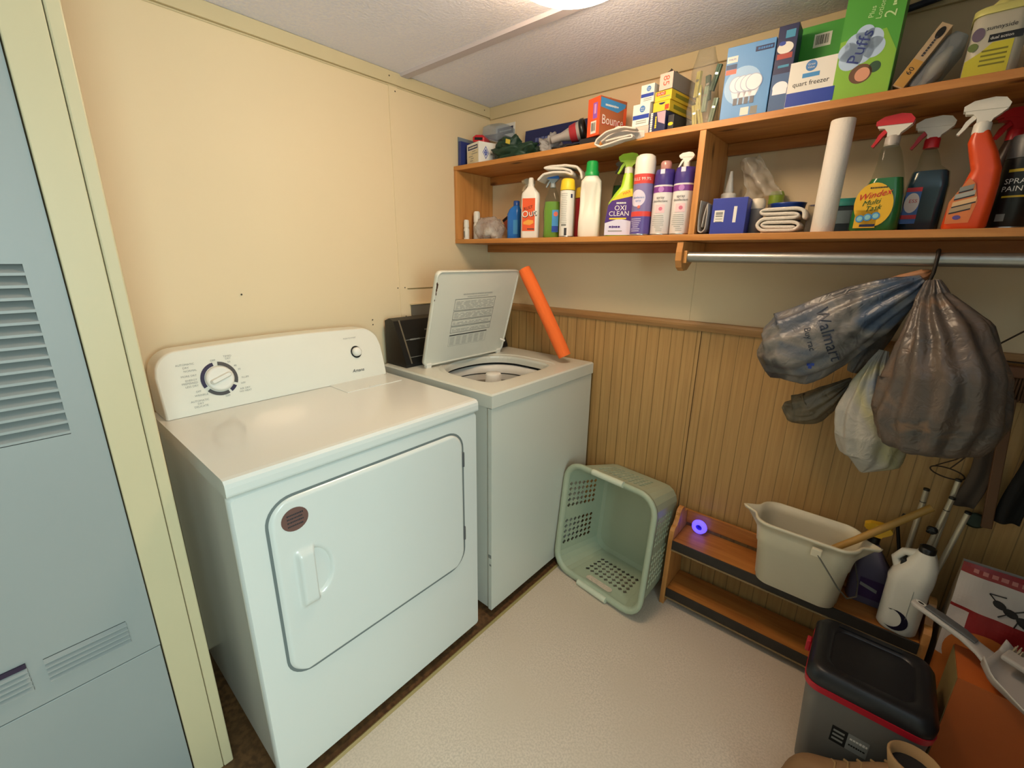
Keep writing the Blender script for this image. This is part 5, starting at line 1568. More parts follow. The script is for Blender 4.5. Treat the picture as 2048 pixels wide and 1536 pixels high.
def pr_can(b, wr):
    b.text('SPRAY', 0.016, (0, 0, 0), EX, EZ, paperw, wrap=wr(-0.002, 0.102, 0.001)); b.text('PAINT', 0.016, (0, 0, 0), EX, EZ, paperw, wrap=wr(-0.004, 0.086, 0.001))
    wrect(b, wr, 0, 0.125, 0.045, 0.006, MATS['mustard_cap']); wrect(b, wr, 0, 0.070, 0.045, 0.004, MATS['mustard_cap']); wrect(b, wr, -0.015, 0.025, 0.016, 0.016, printg)
def cap_g(t):
    b = MB(); b.lathe([(0.033, 0.152), (0.033, 0.19), (0.030, 0.2)], mat('cap_grey', '5c5c5c', 0.4), 32); b.build('cap', t)
can('spray_paint_can', 'black spray paint can with grey cap at the right of the shelf', (1.812, -0.150, Z1 + 0.0005), 0.033, 0.150, -0.1, mat('can_black', '1c1c1a', 0.35), prints=pr_can, cap=cap_g)
spray_bottle('dark bottle with red spray head behind the orange spray bottle', (1.790, -0.062, Z1 + 0.0005), 0.4,
             [(0.055, 0.04, 0, 0), (0.06, 0.045, 0.01, 0), (0.055, 0.04, 0.16, 0), (0.026, 0.026, 0.21, 0)], mat('dim_brown_plastic', '3c2c24', 0.4), 0.236, red, red, red, red)

# ------------------------------------------------------------------ laundry basket lying on its side
bk = thing('laundry_basket', 'pale green plastic laundry basket lying on its side against the washer', 'laundry basket', (0, 0, 0))
bgm = mat('sage_plastic', 'aab49a', 0.4, noise_amt=0.03)
bgl = mat('pale_sage_plastic', 'd0d4bc', 0.4)
BL = Vector((0.689, -0.290, 0.016)); BR = Vector((1.118, -0.352, 0.026)); TL = Vector((0.718, -0.228, 0.505))
e1 = (BR - BL).normalized(); e2 = (TL - BL); e2 = (e2 - e1 * e2.dot(e1)).normalized(); e3 = e1.cross(e2)
if e3.y < 0: e3 = -e3
RW, RH, RD = 0.438, 0.498, 0.250
ORG = BL
def bp_(u, v, t):
    """u, v in rim-plane metres from the lower left corner; t depth from the rim 0..1"""
    k = 1 - 0.17 * t
    cu, cv = RW / 2, RH / 2
    # the lower side rests on the floor, so the taper is taken mostly from the top
    return ORG + e1 * (cu + (u - cu) * k) + e2 * (v * (1 - 0.12 * t)) + e3 * (RD * t) + Vector((0, 0, 1)) * ((0.004 - RD * e3.z) * t)
def side_pts(n=8, r=0.075, ins=0.0):
    return [(x + RW / 2, y + RH / 2) for x, y in rr(RW - 2 * ins, RH - 2 * ins, r, n)]
# walls : lattice of cells, some pierced by diamonds
b = MB()
path = side_pts(8, 0.07)
# rebuild the outline with even steps so the holes keep their size
def resample(P, n):
    L_ = [0]
    for i in range(len(P)): L_.append(L_[-1] + math.dist(P[i], P[(i + 1) % len(P)]))
    out = []
    for k in range(n):
        s = L_[-1] * k / n
        i = max(j for j in range(len(P)) if L_[j] <= s)
        t = (s - L_[i]) / max(1e-9, L_[i + 1] - L_[i])
        out.append((P[i][0] + (P[(i + 1) % len(P)][0] - P[i][0]) * t, P[i][1] + (P[(i + 1) % len(P)][1] - P[i][1]) * t))
    return out
NS, ND = 66, 10
OP = resample(path, NS)
def is_hole(k, j):
    (u, v) = OP[k]
    if j < 1 or j > 7: return False
    left = u < 0.01 and 0.09 < v < RH - 0.09
    right = u > RW - 0.01 and 0.09 < v < RH - 0.09
    bot = v < 0.01 and 0.10 < u < RW - 0.10
    topw = v > RH - 0.01 and 0.10 < u < RW - 0.10
    if left or right: return not (0.235 < v < 0.275)
    if bot: return 3 <= j <= 8
    return topw and j >= 3
for j in range(ND):
    for k in range(NS):
        k2 = (k + 1) % NS
        c = [bp_(*OP[k], j / ND), bp_(*OP[k2], j / ND), bp_(*OP[k2], (j + 1) / ND), bp_(*OP[k], (j + 1) / ND)]
        if is_hole(k, j):
            cen = sum(c, Vector()) / 4
            d = [cen.lerp((c[i] + c[(i + 1) % 4]) / 2, 0.86) for i in range(4)]
            b.add(c + d, [(0, 1, 4), (1, 2, 5), (2, 3, 6), (3, 0, 7), (0, 4, 7), (1, 5, 4), (2, 6, 5), (3, 7, 6)], bgm)
        else:
            b.add(c, [(0, 1, 2, 3)], bgm)
b.build('side_walls', bk, solid=0.0025, weld=True)
b = MB()
bot = [bp_(*p, 1.0) for p in OP]
inn = [bp_(RW / 2 + (p[0] - RW / 2) * 0.9, RH / 2 + (p[1] - RH / 2) * 0.9, 1.02) for p in OP]
b.loft([[tuple(p) for p in bot], [tuple(p) for p in inn]], bgm, smooth=False, cap0=False)
b.build('base', bk, solid=0.0025, weld=True)
# rim: rolled band with handle bars at the two ends
def band(o0, t0, o1, t1, m, idx=None):
    pass
b = MB()
def ringp(off, t):
    P_ = resample([(x + RW / 2, y + RH / 2) for x, y in rr(RW + 2 * off, RH + 2 * off, 0.075 + off, 8)], NS)
    return [tuple(bp_(*p, t)) for p in P_]
b.loft([ringp(-0.010, 0.045), ringp(-0.009, -0.010), ringp(0.0, -0.024), ringp(0.009, -0.020), ringp(0.014, 0.0), ringp(0.013, 0.055), ringp(0.009, 0.055), ringp(0.009, 0.0), ringp(-0.002, -0.005)], bgm, cap0=False, cap1=False)
b.build('rim', bk)
for v0 in (0.0, RH):
    b = MB()
    s = 1 if v0 > 0 else -1
    pts = [bp_(RW / 2 - 0.075 + 0.15 * i / 10, v0 + s * 0.006, -0.025) for i in range(11)]
    rg = []
    for p in pts:
        rg.append([tuple(p + e2 * (0.013 * math.cos(a)) + e3 * (0.012 * math.sin(a))) for a in [2 * PI * q / 14 for q in range(14)]])
    b.loft(rg, bgl)
    b.build('handle_grip', bk)
# dark slot of the lower handle
b = MB()
sl = [(RW / 2 + x, y) for x, y in rr(0.13, 1, 0.1)]
P_ = [bp_(RW / 2 + x, 0.0036, 0.17 + y / RD) for x, y in rr(0.135, 0.028, 0.013, 5)]
b.poly([tuple(p + e2 * 0.001) for p in P_], vinyl)
b.build('handle_slot', bk)

# ------------------------------------------------------------------ bench shoe rack
bn = thing('shoe_rack', 'low pine two-tier shoe rack with black shelf edges against the panelling', 'shoe rack', (1.142, 0, 0))
BWD = 0.775
def panel_prof():
    p = [(-0.178, 0.0), (-0.176, 0.06), (-0.170, 0.18), (-0.166, 0.30), (-0.160, 0.335), (-0.150, 0.348), (-0.135, 0.352), (-0.122, 0.366), (-0.110, 0.388)]
    p += [(-0.082 + 0.030 * math.cos(a), 0.388 + 0.024 * math.sin(a)) for a in [PI - PI * i / 8 for i in range(9)]]
    p += [(-0.05, 0.38), (-0.0145, 0.375), (-0.0145, 0.10), (-0.003, 0.08), (-0.003, 0.0)]
    return p
for x in (0.0, BWD - 0.018):
    b = MB(); b.prism(panel_prof(), x, x + 0.018, pinev, 'yz'); b.build('side_panel', bn, bevel=0.002)
rub = mat('black_rubber_edge', '2c2620', 0.6, noise_amt=0.2)
wire = mat('dull_gold_edge', '8c7450', 0.4)
for nm, zt, yf in (('upper_shelf', 0.300, -0.168), ('lower_shelf', 0.072, -0.166)):
    b = MB(); b.box(0.0185, BWD - 0.0185, yf + 0.003, -0.016, zt - 0.018, zt, pined); b.build(nm, bn, bevel=0.0015)
    b = MB(); b.box(0.0185, BWD - 0.0185, yf - 0.004, yf + 0.0025, zt - 0.036, zt + 0.002, rub); b.build('edge_strip', bn, bevel=0.0015)
    b = MB(); b.box(0.0185, BWD - 0.0185, yf - 0.006, yf + 0.002, zt - 0.042, zt - 0.0365, wire); b.build('lower_lip', bn)
b = MB(); b.box(0.0185, BWD - 0.0185, -0.026, -0.0145, 0.318, 0.376, pined); b.build('back_rail', bn, bevel=0.002)

# purple night light plugged in behind the rack
nl = thing('night_light', 'small glowing purple plug-in ring light behind the shoe rack', 'night light', (1.222, -0.040, 0.332))
b = MB(); b.X = Matrix.Rotation(PI / 2, 4, 'X')
b.lathe([(0.012, 0), (0.026, 0.0), (0.030, 0.008), (0.027, 0.018), (0.018, 0.022), (0.012, 0.018)], mat('violet_glow', '6050e0', 0.4, emit='5a48ff', emit_s=2.2), 32, cap0=False, cap1=False)
b.build('glow_ring', nl)
b = MB(); b.X = Matrix.Rotation(PI / 2, 4, 'X'); b.lathe([(0.0135, -0.012), (0.0135, 0.012), (0.0, 0.013)], mat('indigo_center', '181060', 0.3, emit='2010a0', emit_s=0.25), 24); b.build('center', nl)

# ------------------------------------------------------------------ mop bucket
bu = thing('mop_bucket', 'cream rectangular mop bucket with a pouring spout at each end, on the shoe rack', 'bucket', (1.574, -0.130, 0.3025), -0.01)
def bsec(w_, d, z, sp=0.0, cy=0.0, n=10):
    out = []
    for x, y in resample(rr(w_, d, min(w_, d) * 0.30, n), 140):
        k = math.exp(-(y / 0.020) ** 2) if abs(x) > w_ * 0.3 else 0
        out.append((x + math.copysign(sp * k, x), y + cy))
    return out, z
b = MB()
outer_ = [bsec(0.222, 0.128, 0.0), bsec(0.232, 0.136, 0.004), bsec(0.236, 0.138, 0.018), bsec(0.240, 0.141, 0.020), bsec(0.254, 0.152, 0.150, 0, -0.012), bsec(0.264, 0.160, 0.157, 0.0, -0.012), bsec(0.268, 0.162, 0.185, 0.006, -0.016), bsec(0.274, 0.166, 0.215, 0.024, -0.020), bsec(0.278, 0.168, 0.240, 0.040, -0.022)]
rim_ = [bsec(0.288, 0.178, 0.240, 0.044, -0.022), bsec(0.289, 0.179, 0.250, 0.048, -0.022), bsec(0.276, 0.166, 0.251, 0.043, -0.022)]
inner_ = [bsec(0.268, 0.158, 0.215, 0.020, -0.020), bsec(0.262, 0.154, 0.18, 0.002, -0.015), bsec(0.234, 0.132, 0.02), bsec(0.20, 0.10, 0.008)]
b.zloft(outer_ + rim_ + inner_, cream)
b.build('bucket', bu)
b = MB(); b.box(0.028, 0.056, -0.126, -0.112, 0.205, 0.232, cream); b.build('handle_clip', bu, bevel=0.003)
b = MB(); b.tube([(0.046, -0.124, 0.215), (0.075, -0.128, 0.180), (0.110, -0.128, 0.135), (0.138, -0.112, 0.100), (0.160, -0.060, 0.086), (0.158, 0.0, 0.10), (0.138, 0.055, 0.140), (0.10, 0.072, 0.19), (0.045, 0.075, 0.215)], 0.0024, mat('grey_wire', '7c7a70', 0.4, metal=0.6), 8); b.build('bail_handle', bu)

# wooden stick from the bucket
tag(MB().tube([(1.648, -0.160, 0.500), (1.70, -0.148, 0.553), (1.844, -0.108, 0.708)], 0.0105, mat('pale_stick_wood', 'a8803c', 0.5, noise_amt=0.15), 14).build('wooden_stick'),
    'pale wooden stick leaning out of the cream mop bucket', 'stick')

# grey-violet bottle with yellow sprayer
t = thing('spray_bottle', 'frosted violet bottle with yellow trigger head behind the mop bucket', 'spray bottle', (1.762, -0.056, 0.3025), 0.0)
b = MB(); vb = mat('frosted_violet_plastic', '5c5468', 0.3)
shell(b, [(0.095, 0.046, 0, 0), (0.105, 0.050, 0.008, 0), (0.105, 0.050, 0.09, 0), (0.09, 0.048, 0.13, 0), (0.05, 0.038, 0.185, -0.012), (0.032, 0.030, 0.215, -0.018)], vb)
b.rect((0.01, -0.0256, 0.06), EX, EZ, 0.07, 0.07, mat('violet_label', '3c2850', 0.4)); b.rect((0.0, -0.0260, 0.065), Vector((1, 0, -0.3)), EZ, 0.045, 0.012, printg)
b.build('bottle', t)
b = MB(); b.lathe([(0.017, 0.212), (0.017, 0.236)], black, 20, -0.018); b.build('collar', t)
b = MB(); b.X = Matrix.Translation((-0.012, 0, 0)); head_geo(b, mat('yellow_head', 'd8a820', 0.4), MATS['yellow_head'], 0.95, 0.244); h_ = b.build('spray_head', t, bevel=0.003)
b = MB(); b.X = Matrix.Translation((-0.012, 0, 0)); trig_geo(b, MATS['yellow_head'], 0.8, 0.25); b.build('trigger', h_)
tag(MB().tube([(1.822, -0.022, 0.62), (1.800, -0.022, 0.625), (1.792, -0.022, 0.585), (1.800, -0.022, 0.55), (1.812, -0.022, 0.50), (1.820, -0.022, 0.32)], 0.005, black, 10).build('black_hose'), 'thin black hose looping up behind the white jug', 'hose')

# white jug with crescent mark
t = thing('white_jug', 'white jug with dark crescent mark and cut-out handle, right end of the rack', 'jug', (1.843, -0.128, 0.3030), rot=(0, 0.0, -0.16))
b = MB(); wjg = mat('jug_off_white', 'dcd6c8', 0.4)
prof = [(0.086, 0.074, 0, 0), (0.095, 0.080, 0.006, 0), (0.096, 0.082, 0.03, 0), (0.098, 0.082, 0.155, 0), (0.102, 0.084, 0.17, 0), (0.096, 0.080, 0.195, 0.004), (0.072, 0.07, 0.232, 0.014), (0.050, 0.05, 0.262, 0.016), (0.040, 0.04, 0.275, 0.016)]
b.zloft([(rr(w_, d, min(w_, d) * 0.40, 8, cx), z) for (w_, d, z, cx) in prof], wjg)
# crescent
cr = []
for i in range(17):
    a = math.radians(120 - 240 * i / 16); cr.append((-0.004 + 0.030 * math.cos(a), -0.0416, 0.044 + 0.034 * math.sin(a)))
for i in range(17):
    a = math.radians(-112 + 224 * i / 16); cr.append((-0.016 + 0.026 * math.cos(a), -0.0416, 0.046 + 0.030 * math.sin(a)))
vs_ = cr; n_ = 17
b.add(vs_, [(i, i + 1, 33 - i - 1, 33 - i) for i in range(16)], mat('midnight_print', '181428', 0.4))
b.box(0.016, 0.0168, -0.0418, -0.0400, 0.06, 0.16, printg)
b.build('bottle', t)
b = MB(); b.tube([(-0.030, 0, 0.195), (-0.044, 0, 0.225), (-0.030, 0, 0.252), (0.004, 0, 0.262)], [0.014, 0.011, 0.011, 0.013], wjg, 14); b.build('handle', t)
b = MB(); b.box(-0.030, -0.006, -0.020, 0.020, 0.205, 0.236, black); b.build('handle_recess', t, bevel=0.004)
b = MB(); b.lathe([(0.019, 0.275), (0.019, 0.29), (0.015, 0.292)], black, 20, 0.016); b.build('cap', t)

# loose metal poles standing behind the jug
pm_ = mat('white_painted_tube', 'c8bca4', 0.3, metal=0.4)
for (x0, y0, z0, x1, y1, z1, lb, ring_) in ((1.826, -0.040, 0.303, 1.828, -0.050, 0.736, 'pale metal pole behind the white jug, leftmost of four', True),
                                   (1.846, -0.050, 0.303, 1.884, -0.052, 0.730, 'pale metal pole with dark band, leaning between two others behind the jug', True),
                                   (1.874, -0.030, 0.303, 1.8875, -0.034, 0.782, 'tallest pale metal pole behind the white jug', False),
                                   (1.878, -0.068, 0.303, 1.918, -0.085, 0.712, 'pale metal pole nearest the red and white bag', False)):
    t = thing('metal_pole', lb, 'pole', (x0, y0, z0))
    d_ = Vector((x1 - x0, y1 - y0, z1 - z0))
    b = MB(); b.tube([(0, 0, 0), tuple(d_)], 0.0068, pm_, 14)
    b.build('tube', t)
    b = MB(); b.tube([tuple(d_ * 0.992), tuple(d_ * 1.004)], 0.0078, black, 14); b.build('end_cap', t)
    if ring_:
        b = MB(); b.tube([tuple(d_ * 0.90), tuple(d_ * 0.905)], 0.0074, black, 14); b.build('band', t)
tag(lump('round_knob_tool', '', '', (1.862, -0.072, 0.612), (0.012, 0.008, 0.012), black, 2, 0.2), 'small black knob between the pale poles behind the jug', 'knob')

# ------------------------------------------------------------------ hanging shopping bags
hook = thing('hook', 'thick dark wire hook over the closet rod carrying the bags', 'hook', (1.700, -0.21, 1.389))
b = MB(); pts = [(0.012, 0.026 * math.sin(a), 0.026 * math.cos(a) - 0.004) for a in [math.radians(q) for q in range(100, -100, -20)]]
pts += [(0.006, -0.028, -0.03), (0.002, -0.03, -0.055), (0.0, -0.026, -0.085)]
b.tube([(0.006, y, z) for x, y, z in pts][:-3] + pts[-3:], 0.0042, mat('dark_wire', '2a221a', 0.5, metal=0.5), 10); b.build('wire_hook', hook)

def film_bag(name, label, path, rad, flat, m, seed, pleats=11, seg=84, wr=0.16, extra=None, bottom=0.0, tails=None, group=None):
    """a gathered bag: path of centres, radius per centre (in-plane, depth), strong pleats where it is narrow"""
    path = [Vector(p) for p in path]
    n = len(path)
    N = 46
    rings = []
    def interp(arr, t):
        s = t * (n - 1); i = min(int(s), n - 2); k = s - i; k = k * k * (3 - 2 * k) * 0.5 + k * 0.5
        return arr[i] * (1 - k) + arr[i + 1] * k
    for q in range(N + 1):
        t = q / N
        c = interp(path, t)
        c2 = interp(path, min(1, t + 0.02)); c1 = interp(path, max(0, t - 0.02))
        tan = (c2 - c1).normalized()
        side = tan.cross(Vector((0, 1, 0))).normalized()
        dep = tan.cross(side).normalized()
        r_ = interp([x for x in rad], t)
        f_ = interp(flat, t)
        pts = []
        rmax = max(rad)
        tight = max(0.0, 1 - r_ / rmax)
        for j in range(seg):
            a = 2 * PI * j / seg
            k = 1 + (wr * tight + 0.035) * math.sin(pleats * a + 2.5 * noise.noise(Vector((a, t * 3, seed)))) * (1 if t < 0.8 else 0.6)
            k += 0.11 * noise.noise(Vector((math.cos(a) * 1.6, math.sin(a) * 1.6, t * 4 + seed))) + 0.07 * noise.noise(Vector((math.cos(a) * 4, math.sin(a) * 4, t * 7 + seed * 2)))
            k += 0.03 * abs(noise.noise(Vector((math.cos(a) * 9, math.sin(a) * 9, t * 14 + seed * 3))))
            pts.append(tuple(c + side * (r_ * math.cos(a) * k) + dep * (r_ * f_ * math.sin(a) * k)))
        rings.append(pts)
    b = MB()
    b.loft(rings, m)
    if extra:
        bv = BVHTree.FromPolygons([tuple(v) for v in b.v], b.f)
        def hit(x, z):
            h = bv.ray_cast(Vector((x, -1.5, z)), Vector((0, 1, 0)))[0]
            return tuple(h + Vector((0, -0.0012, 0))) if h else (x, -0.25, z)
        extra(b, hit)
    return b

def put_text(b, hit, s, size, cx, cz, ang, m):
    vs_, fs_ = text_geo(s)
    c_, s_ = math.cos(ang), math.sin(ang)
    b.add([hit(cx + (p.x * c_ - p.y * s_) * size, cz + (p.x * s_ + p.y * c_) * size) for p in vs_], fs_, m)

bagA = patchy('grey_blue_bag_film', ['3c3838', '5c5856', '8c8680', '4c5c74', '403c3c'], 7, trans_l=0.2, stops=[0.28, 0.42, 0.53, 0.66, 0.8])
bagB = patchy('brown_grey_bag_film', ['4c4038', '6a5a4e', '5e5650', '8a6c54', '4c5560'], 6, trans_l=0.2, stops=[0.25, 0.42, 0.55, 0.66, 0.8])
bagC = patchy('white_bag_film', ['b4b0a8', 'ccc6ba', 'b8b4ac', 'bcb890', '8496b4'], 5, trans_l=0.25, stops=[0.25, 0.42, 0.55, 0.66, 0.78])
bagD = patchy('beige_bag_film', ['6e604c', '84745c', '5c5444'], 7, trans_l=0.25)
inkb = mat('bag_ink', '20283c', 0.5)
def ex1(b, hit):
    put_text(b, hit, 'Walmart', 0.042, 1.528, 1.188, math.radians(-66), inkb)
    put_text(b, hit, 'Buy rac', 0.022, 1.488, 1.172, math.radians(-68), inkb)
    for (x, z) in ((1.497, 1.098), (1.506, 1.100), (1.501, 1.091)):
        b.add([hit(x + dx, z + dz) for dx, dz in ((-.004, -.004), (.004, -.004), (.004, .004), (-.004, .004))], [(0, 1, 2, 3)], blue)
b = film_bag('a', '', [(1.692, -0.226, 1.342), (1.668, -0.222, 1.318), (1.594, -0.210, 1.255), (1.512, -0.205, 1.185), (1.440, -0.205, 1.133), (1.384, -0.205, 1.106), (1.353, -0.205, 1.100)],
         [0.012, 0.034, 0.072, 0.104, 0.110, 0.072, 0.012], [1, 0.9, 0.75, 0.7, 0.7, 0.75, 1], bagA, 1.3, extra=ex1)
tag(b.build('shopping_bag'), 'grey printed shopping bag swung out to the left, bluish contents', 'shopping bag', 'shopping bags on the rod hook')
b = film_bag('b', '', [(1.708, -0.245, 1.340), (1.715, -0.255, 1.30), (1.750, -0.292, 1.215), (1.772, -0.318, 1.12), (1.776, -0.322, 1.035), (1.776, -0.318, 0.965), (1.779, -0.310, 0.935)],
         [0.012, 0.030, 0.078, 0.108, 0.116, 0.098, 0.030], [1, 0.9, 0.85, 0.8, 0.8, 0.8, 0.8], bagB, 4.1, pleats=13)
tag(b.build('shopping_bag'), 'largest brown-grey shopping bag, nearest the right', 'shopping bag', 'shopping bags on the rod hook')
b = film_bag('c', '', [(1.652, -0.185, 1.150), (1.646, -0.190, 1.11), (1.645, -0.200, 1.05), (1.655, -0.205, 0.985), (1.670, -0.208, 0.915), (1.678, -0.208, 0.850), (1.670, -0.208, 0.800)],
         [0.010, 0.022, 0.046, 0.074, 0.084, 0.064, 0.006], [1, 0.9, 0.75, 0.7, 0.7, 0.7, 1], bagC, 7.7, pleats=9)
tag(b.build('shopping_bag'), 'whitish shopping bag hanging lowest of the bunch', 'shopping bag', 'shopping bags on the rod hook')
b = film_bag('d', '', [(1.598, -0.120, 1.045), (1.580, -0.120, 1.02), (1.548, -0.125, 0.980), (1.510, -0.130, 0.938), (1.470, -0.130, 0.922), (1.438, -0.130, 0.930)],
         [0.006, 0.018, 0.036, 0.050, 0.044, 0.010], [1, 0.9, 0.8, 0.8, 0.8, 1], bagD, 9.2, pleats=9)
tag(b.build('shopping_bag'), 'small beige knotted shopping bag under the grey printed one', 'shopping bag', 'shopping bags on the rod hook')
b = film_bag('e', '', [(1.690, -0.140, 1.330), (1.66, -0.11, 1.28), (1.63, -0.090, 1.20), (1.605, -0.085, 1.12), (1.592, -0.085, 1.06)],
         [0.012, 0.030, 0.040, 0.036, 0.012], [1, 0.8, 0.7, 0.7, 1], bagA, 12.0, pleats=9)
tag(b.build('shopping_bag'), 'thin grey twisted shopping bag between the two big bags', 'shopping bag', 'shopping bags on the rod hook')
b = film_bag('f', '', [(1.700, -0.20, 1.360), (1.690, -0.215, 1.352), (1.65, -0.215, 1.338), (1.60, -0.215, 1.318), (1.555, -0.215, 1.300)],
         [0.006, 0.014, 0.014, 0.010, 0.004], [1, 0.6, 0.5, 0.5, 1], mat('tan_bag_film', 'a8744c', 0.5, noise_amt=0.2), 15.0, pleats=7)
tag(b.build('shopping_bag'), 'tan gathered bag handles along the top of the bunch', 'shopping bag', 'shopping bags on the rod hook')

# ------------------------------------------------------------------ storage bin
bi = thing('food_bin', 'grey storage bin with red rim band and black lid on the floor', 'storage bin', (1.788, -0.405, 0.0))
bgr = mat('bin_grey', '6c6862', 0.45); bbl = mat('bin_black', '17161a', 0.4, noise_amt=0.1); bre = mat('bin_red', 'b8182c', 0.4)
b = MB()
b.zloft([(rr(0.215, 0.205, 0.03, 6), 0.001), (rr(0.222, 0.212, 0.03, 6), 0.008), (rr(0.252, 0.238, 0.035, 6), 0.272), (rr(0.252, 0.238, 0.035, 6), 0.286)], bgr)
f = lambda u, v, e=0.0: Vector((u, -0.1060 - 0.013 * (v / 0.272) - 0.0008 - e, v))
b.poly([f(-0.050, 0.150), f(-0.016, 0.150), f(-0.016, 0.205), f(-0.050, 0.205)], dark); b.poly([f(-0.016, 0.150), f(0.028, 0.150), f(0.028, 0.205), f(-0.016, 0.205)], printg)
for k in range(3): b.poly([f(-0.046, 0.160 + k * 0.014, .0006), f(-0.022, 0.160 + k * 0.014, .0006), f(-0.022, 0.167 + k * 0.014, .0006), f(-0.046, 0.167 + k * 0.014, .0006)], printg)
b.worn(f(0.006, 0.19, .0008), EX, EZ, 0.034, 0.008, paperw, 5, 15); b.worn(f(0.006, 0.17, .0008), EX, EZ, 0.034, 0.006, dark, 5, 16)
b.build('bin_body', bi)
b = MB(); b.zloft([(rr(0.262, 0.248, 0.036, 6), 0.2865), (rr(0.266, 0.252, 0.038, 6), 0.306)], bre); b.build('rim_band', bi)
b = MB(); b.zloft([(rr(0.262, 0.248, 0.036, 6), 0.3065), (rr(0.264, 0.250, 0.036, 6), 0.330), (rr(0.244, 0.230, 0.034, 6), 0.346), (rr(0.234, 0.220, 0.032, 6), 0.350), (rr(0.180, 0.170, 0.03, 6), 0.351), (rr(0.170, 0.160, 0.03, 6), 0.345)], bbl)
b.box(-0.08, 0.06, 0.085, 0.098, 0.349, 0.356, bbl); b.build('lid', bi)
b = MB(); b.box(-0.145, -0.133, 0.02, 0.045, 0.275, 0.312, bre); b.build('latch', bi, bevel=0.003)

# ------------------------------------------------------------------ boots at the bottom edge
bootm = mat('tan_suede', '8c6844', 0.85, noise_amt=0.15, noise_scale=15, bump=0.4, bump_scale=150)
solem = mat('boot_sole', '4c3828', 0.7)
linm = mat('dark_lining', '1a1614', 0.8)
def boot(loc, rz, label, mirror=1):
    t = thing('boot', label, 'boot', loc, rz, group='tan suede boots by the bin')
    t.scale = (1.05, 1.12, 1.72)
    secs = []
    # x along the foot: toe at -x
    spec = [(-0.135, 0.020, 0.030, 0.016), (-0.128, 0.045, 0.052, 0.016), (-0.105, 0.088, 0.072, 0.016), (-0.075, 0.100, 0.080, 0.016), (-0.04, 0.098, 0.088, 0.016), (-0.005, 0.086, 0.108, 0.016), (0.03, 0.078, 0.135, 0.016), (0.07, 0.074, 0.150, 0.016), (0.105, 0.070, 0.150, 0.016), (0.125, 0.055, 0.145, 0.016), (0.135, 0.03, 0.13, 0.02)]
    for x, w_, top, bt in spec:
        ring_ = []
        for k in range(28):
            a = 2 * PI * k / 28
            c, s_ = math.cos(a), math.sin(a)
            nn = 2.6
            q = (abs(c) ** nn + abs(s_) ** nn) ** (-1 / nn)
            hh = (top - bt) / 2
            yy = w_ / 2 * q * c * (1 - 0.28 * max(0, s_))
            ring_.append((x, yy * mirror + 0.004 * noise.noise(Vector((x * 25, a, 2))), bt + hh + hh * q * s_ + 0.004 * noise.noise(Vector((x * 40, a * 2, 5)))))
        secs.append(ring_)
    b = MB(); b.loft(secs, bootm); b.build('upper', t, sub=1)
    b = MB()
    so = [(-0.138, 0.018), (-0.125, 0.07), (-0.09, 0.098), (-0.04, 0.102), (0.02, 0.084), (0.08, 0.080), (0.13, 0.06), (0.142, 0.03)]
    b.zloft([([(x, w_ / 2) for x, w_ in so] + [(x, -w_ / 2) for x, w_ in so[::-1]], z) for z in (0.001, 0.020)], solem); b.build('sole', t, bevel=0.003)
    b = MB(); b.lathe([(0.030, 0), (0.034, 0.010), (0.040, 0.030), (0.036, 0.032), (0.030, 0.010)], mat('pale_collar', 'a88458', 0.85), 24, cap0=False, cap1=False, X=Matrix.Translation((0.080, 0, 0.138)) @ Matrix.Scale(1.2, 4, (1, 0, 0))); b.disc((0.080, 0, 0.1535), EX, EY, 0.040, linm, ry=0.031); b.build('collar', t)
    b = MB()
    for k in range(5):
        x = -0.045 + k * 0.022; z = 0.086 + k * 0.012
        b.tube([(x, -0.026, z - 0.006), (x + 0.004, -0.010, z + 0.003), (x + 0.006, 0.010, z + 0.003), (x, 0.026, z - 0.006)], 0.0026, mat('lace_tan', '9c7c50', 0.8), 6)
    b.build('laces', t)
    return t
boot((1.800, -0.590, 0.0), 0.06, 'tan suede boot with dark opening, touching the front of the bin')
boot((1.785, -0.716, 0.0), 0.03, 'tan suede boot at the bottom edge of the view, in front of the other boot', 1)

# ------------------------------------------------------------------ items at the right
# red and white sack with ant picture
sk_ = thing('bait_bag', 'red and white bag with a black ant picture and orange lower part', 'bag', (2.068, -0.110, 0.0), 0.0)
b = MB()
sr = mat('bag_red', '8c2020', 0.4); sw = mat('bag_white', 'c0b4ac', 0.45); so_ = mat('bag_orange', 'b8682c', 0.45)
BWx, BZt = 0.270, 0.585
def bagface(u, v):
    # u 0..1 across, v 0..1 up
    u, v = min(1, max(0, u)), min(1, max(0, v))
    bulge = 0.040 * math.sin(PI * u) ** 0.7 * (1 - v) ** 0.35 + 0.006 * noise.noise(Vector((u * 6, v * 8, 1)))
    lean = -0.065 + 0.045 * v
    return Vector(((u - 0.5) * BWx, lean - bulge, 0.002 + v * BZt))
NU, NV = 36, 60
def bcol(i, j):
    u, v = (i + .5) / NU, (j + .5) / NV
    if v > 0.95: return sr
    if v > 0.78: return sw
    if v > 0.50: return sr if u > 0.14 or v > 0.76 else sw
    return so_
vs_ = [bagface(i / NU, j / NV) for j in range(NV + 1) for i in range(NU + 1)]
for j in range(NV):
    for i in range(NU):
        a = j * (NU + 1) + i
        b.add([vs_[a], vs_[a + 1], vs_[a + NU + 2], vs_[a + NU + 1]], [(0, 1, 2, 3)], bcol(i, j), True)
bk_pts = lambda u, v: Vector(((u - 0.5) * BWx, 0.105 - 0.11 * v, 0.002 + v * BZt))
b.grid(lambda u, v: bk_pts(1 - u, v), 8, 12, sw)
for s_ in (0, 1):
    b.grid(lambda u, v: (bagface(s_, v).lerp(bk_pts(s_, v), u if s_ else 1 - u)), 6, NV, mat('bag_side_pale', '9c8c74', 0.5))
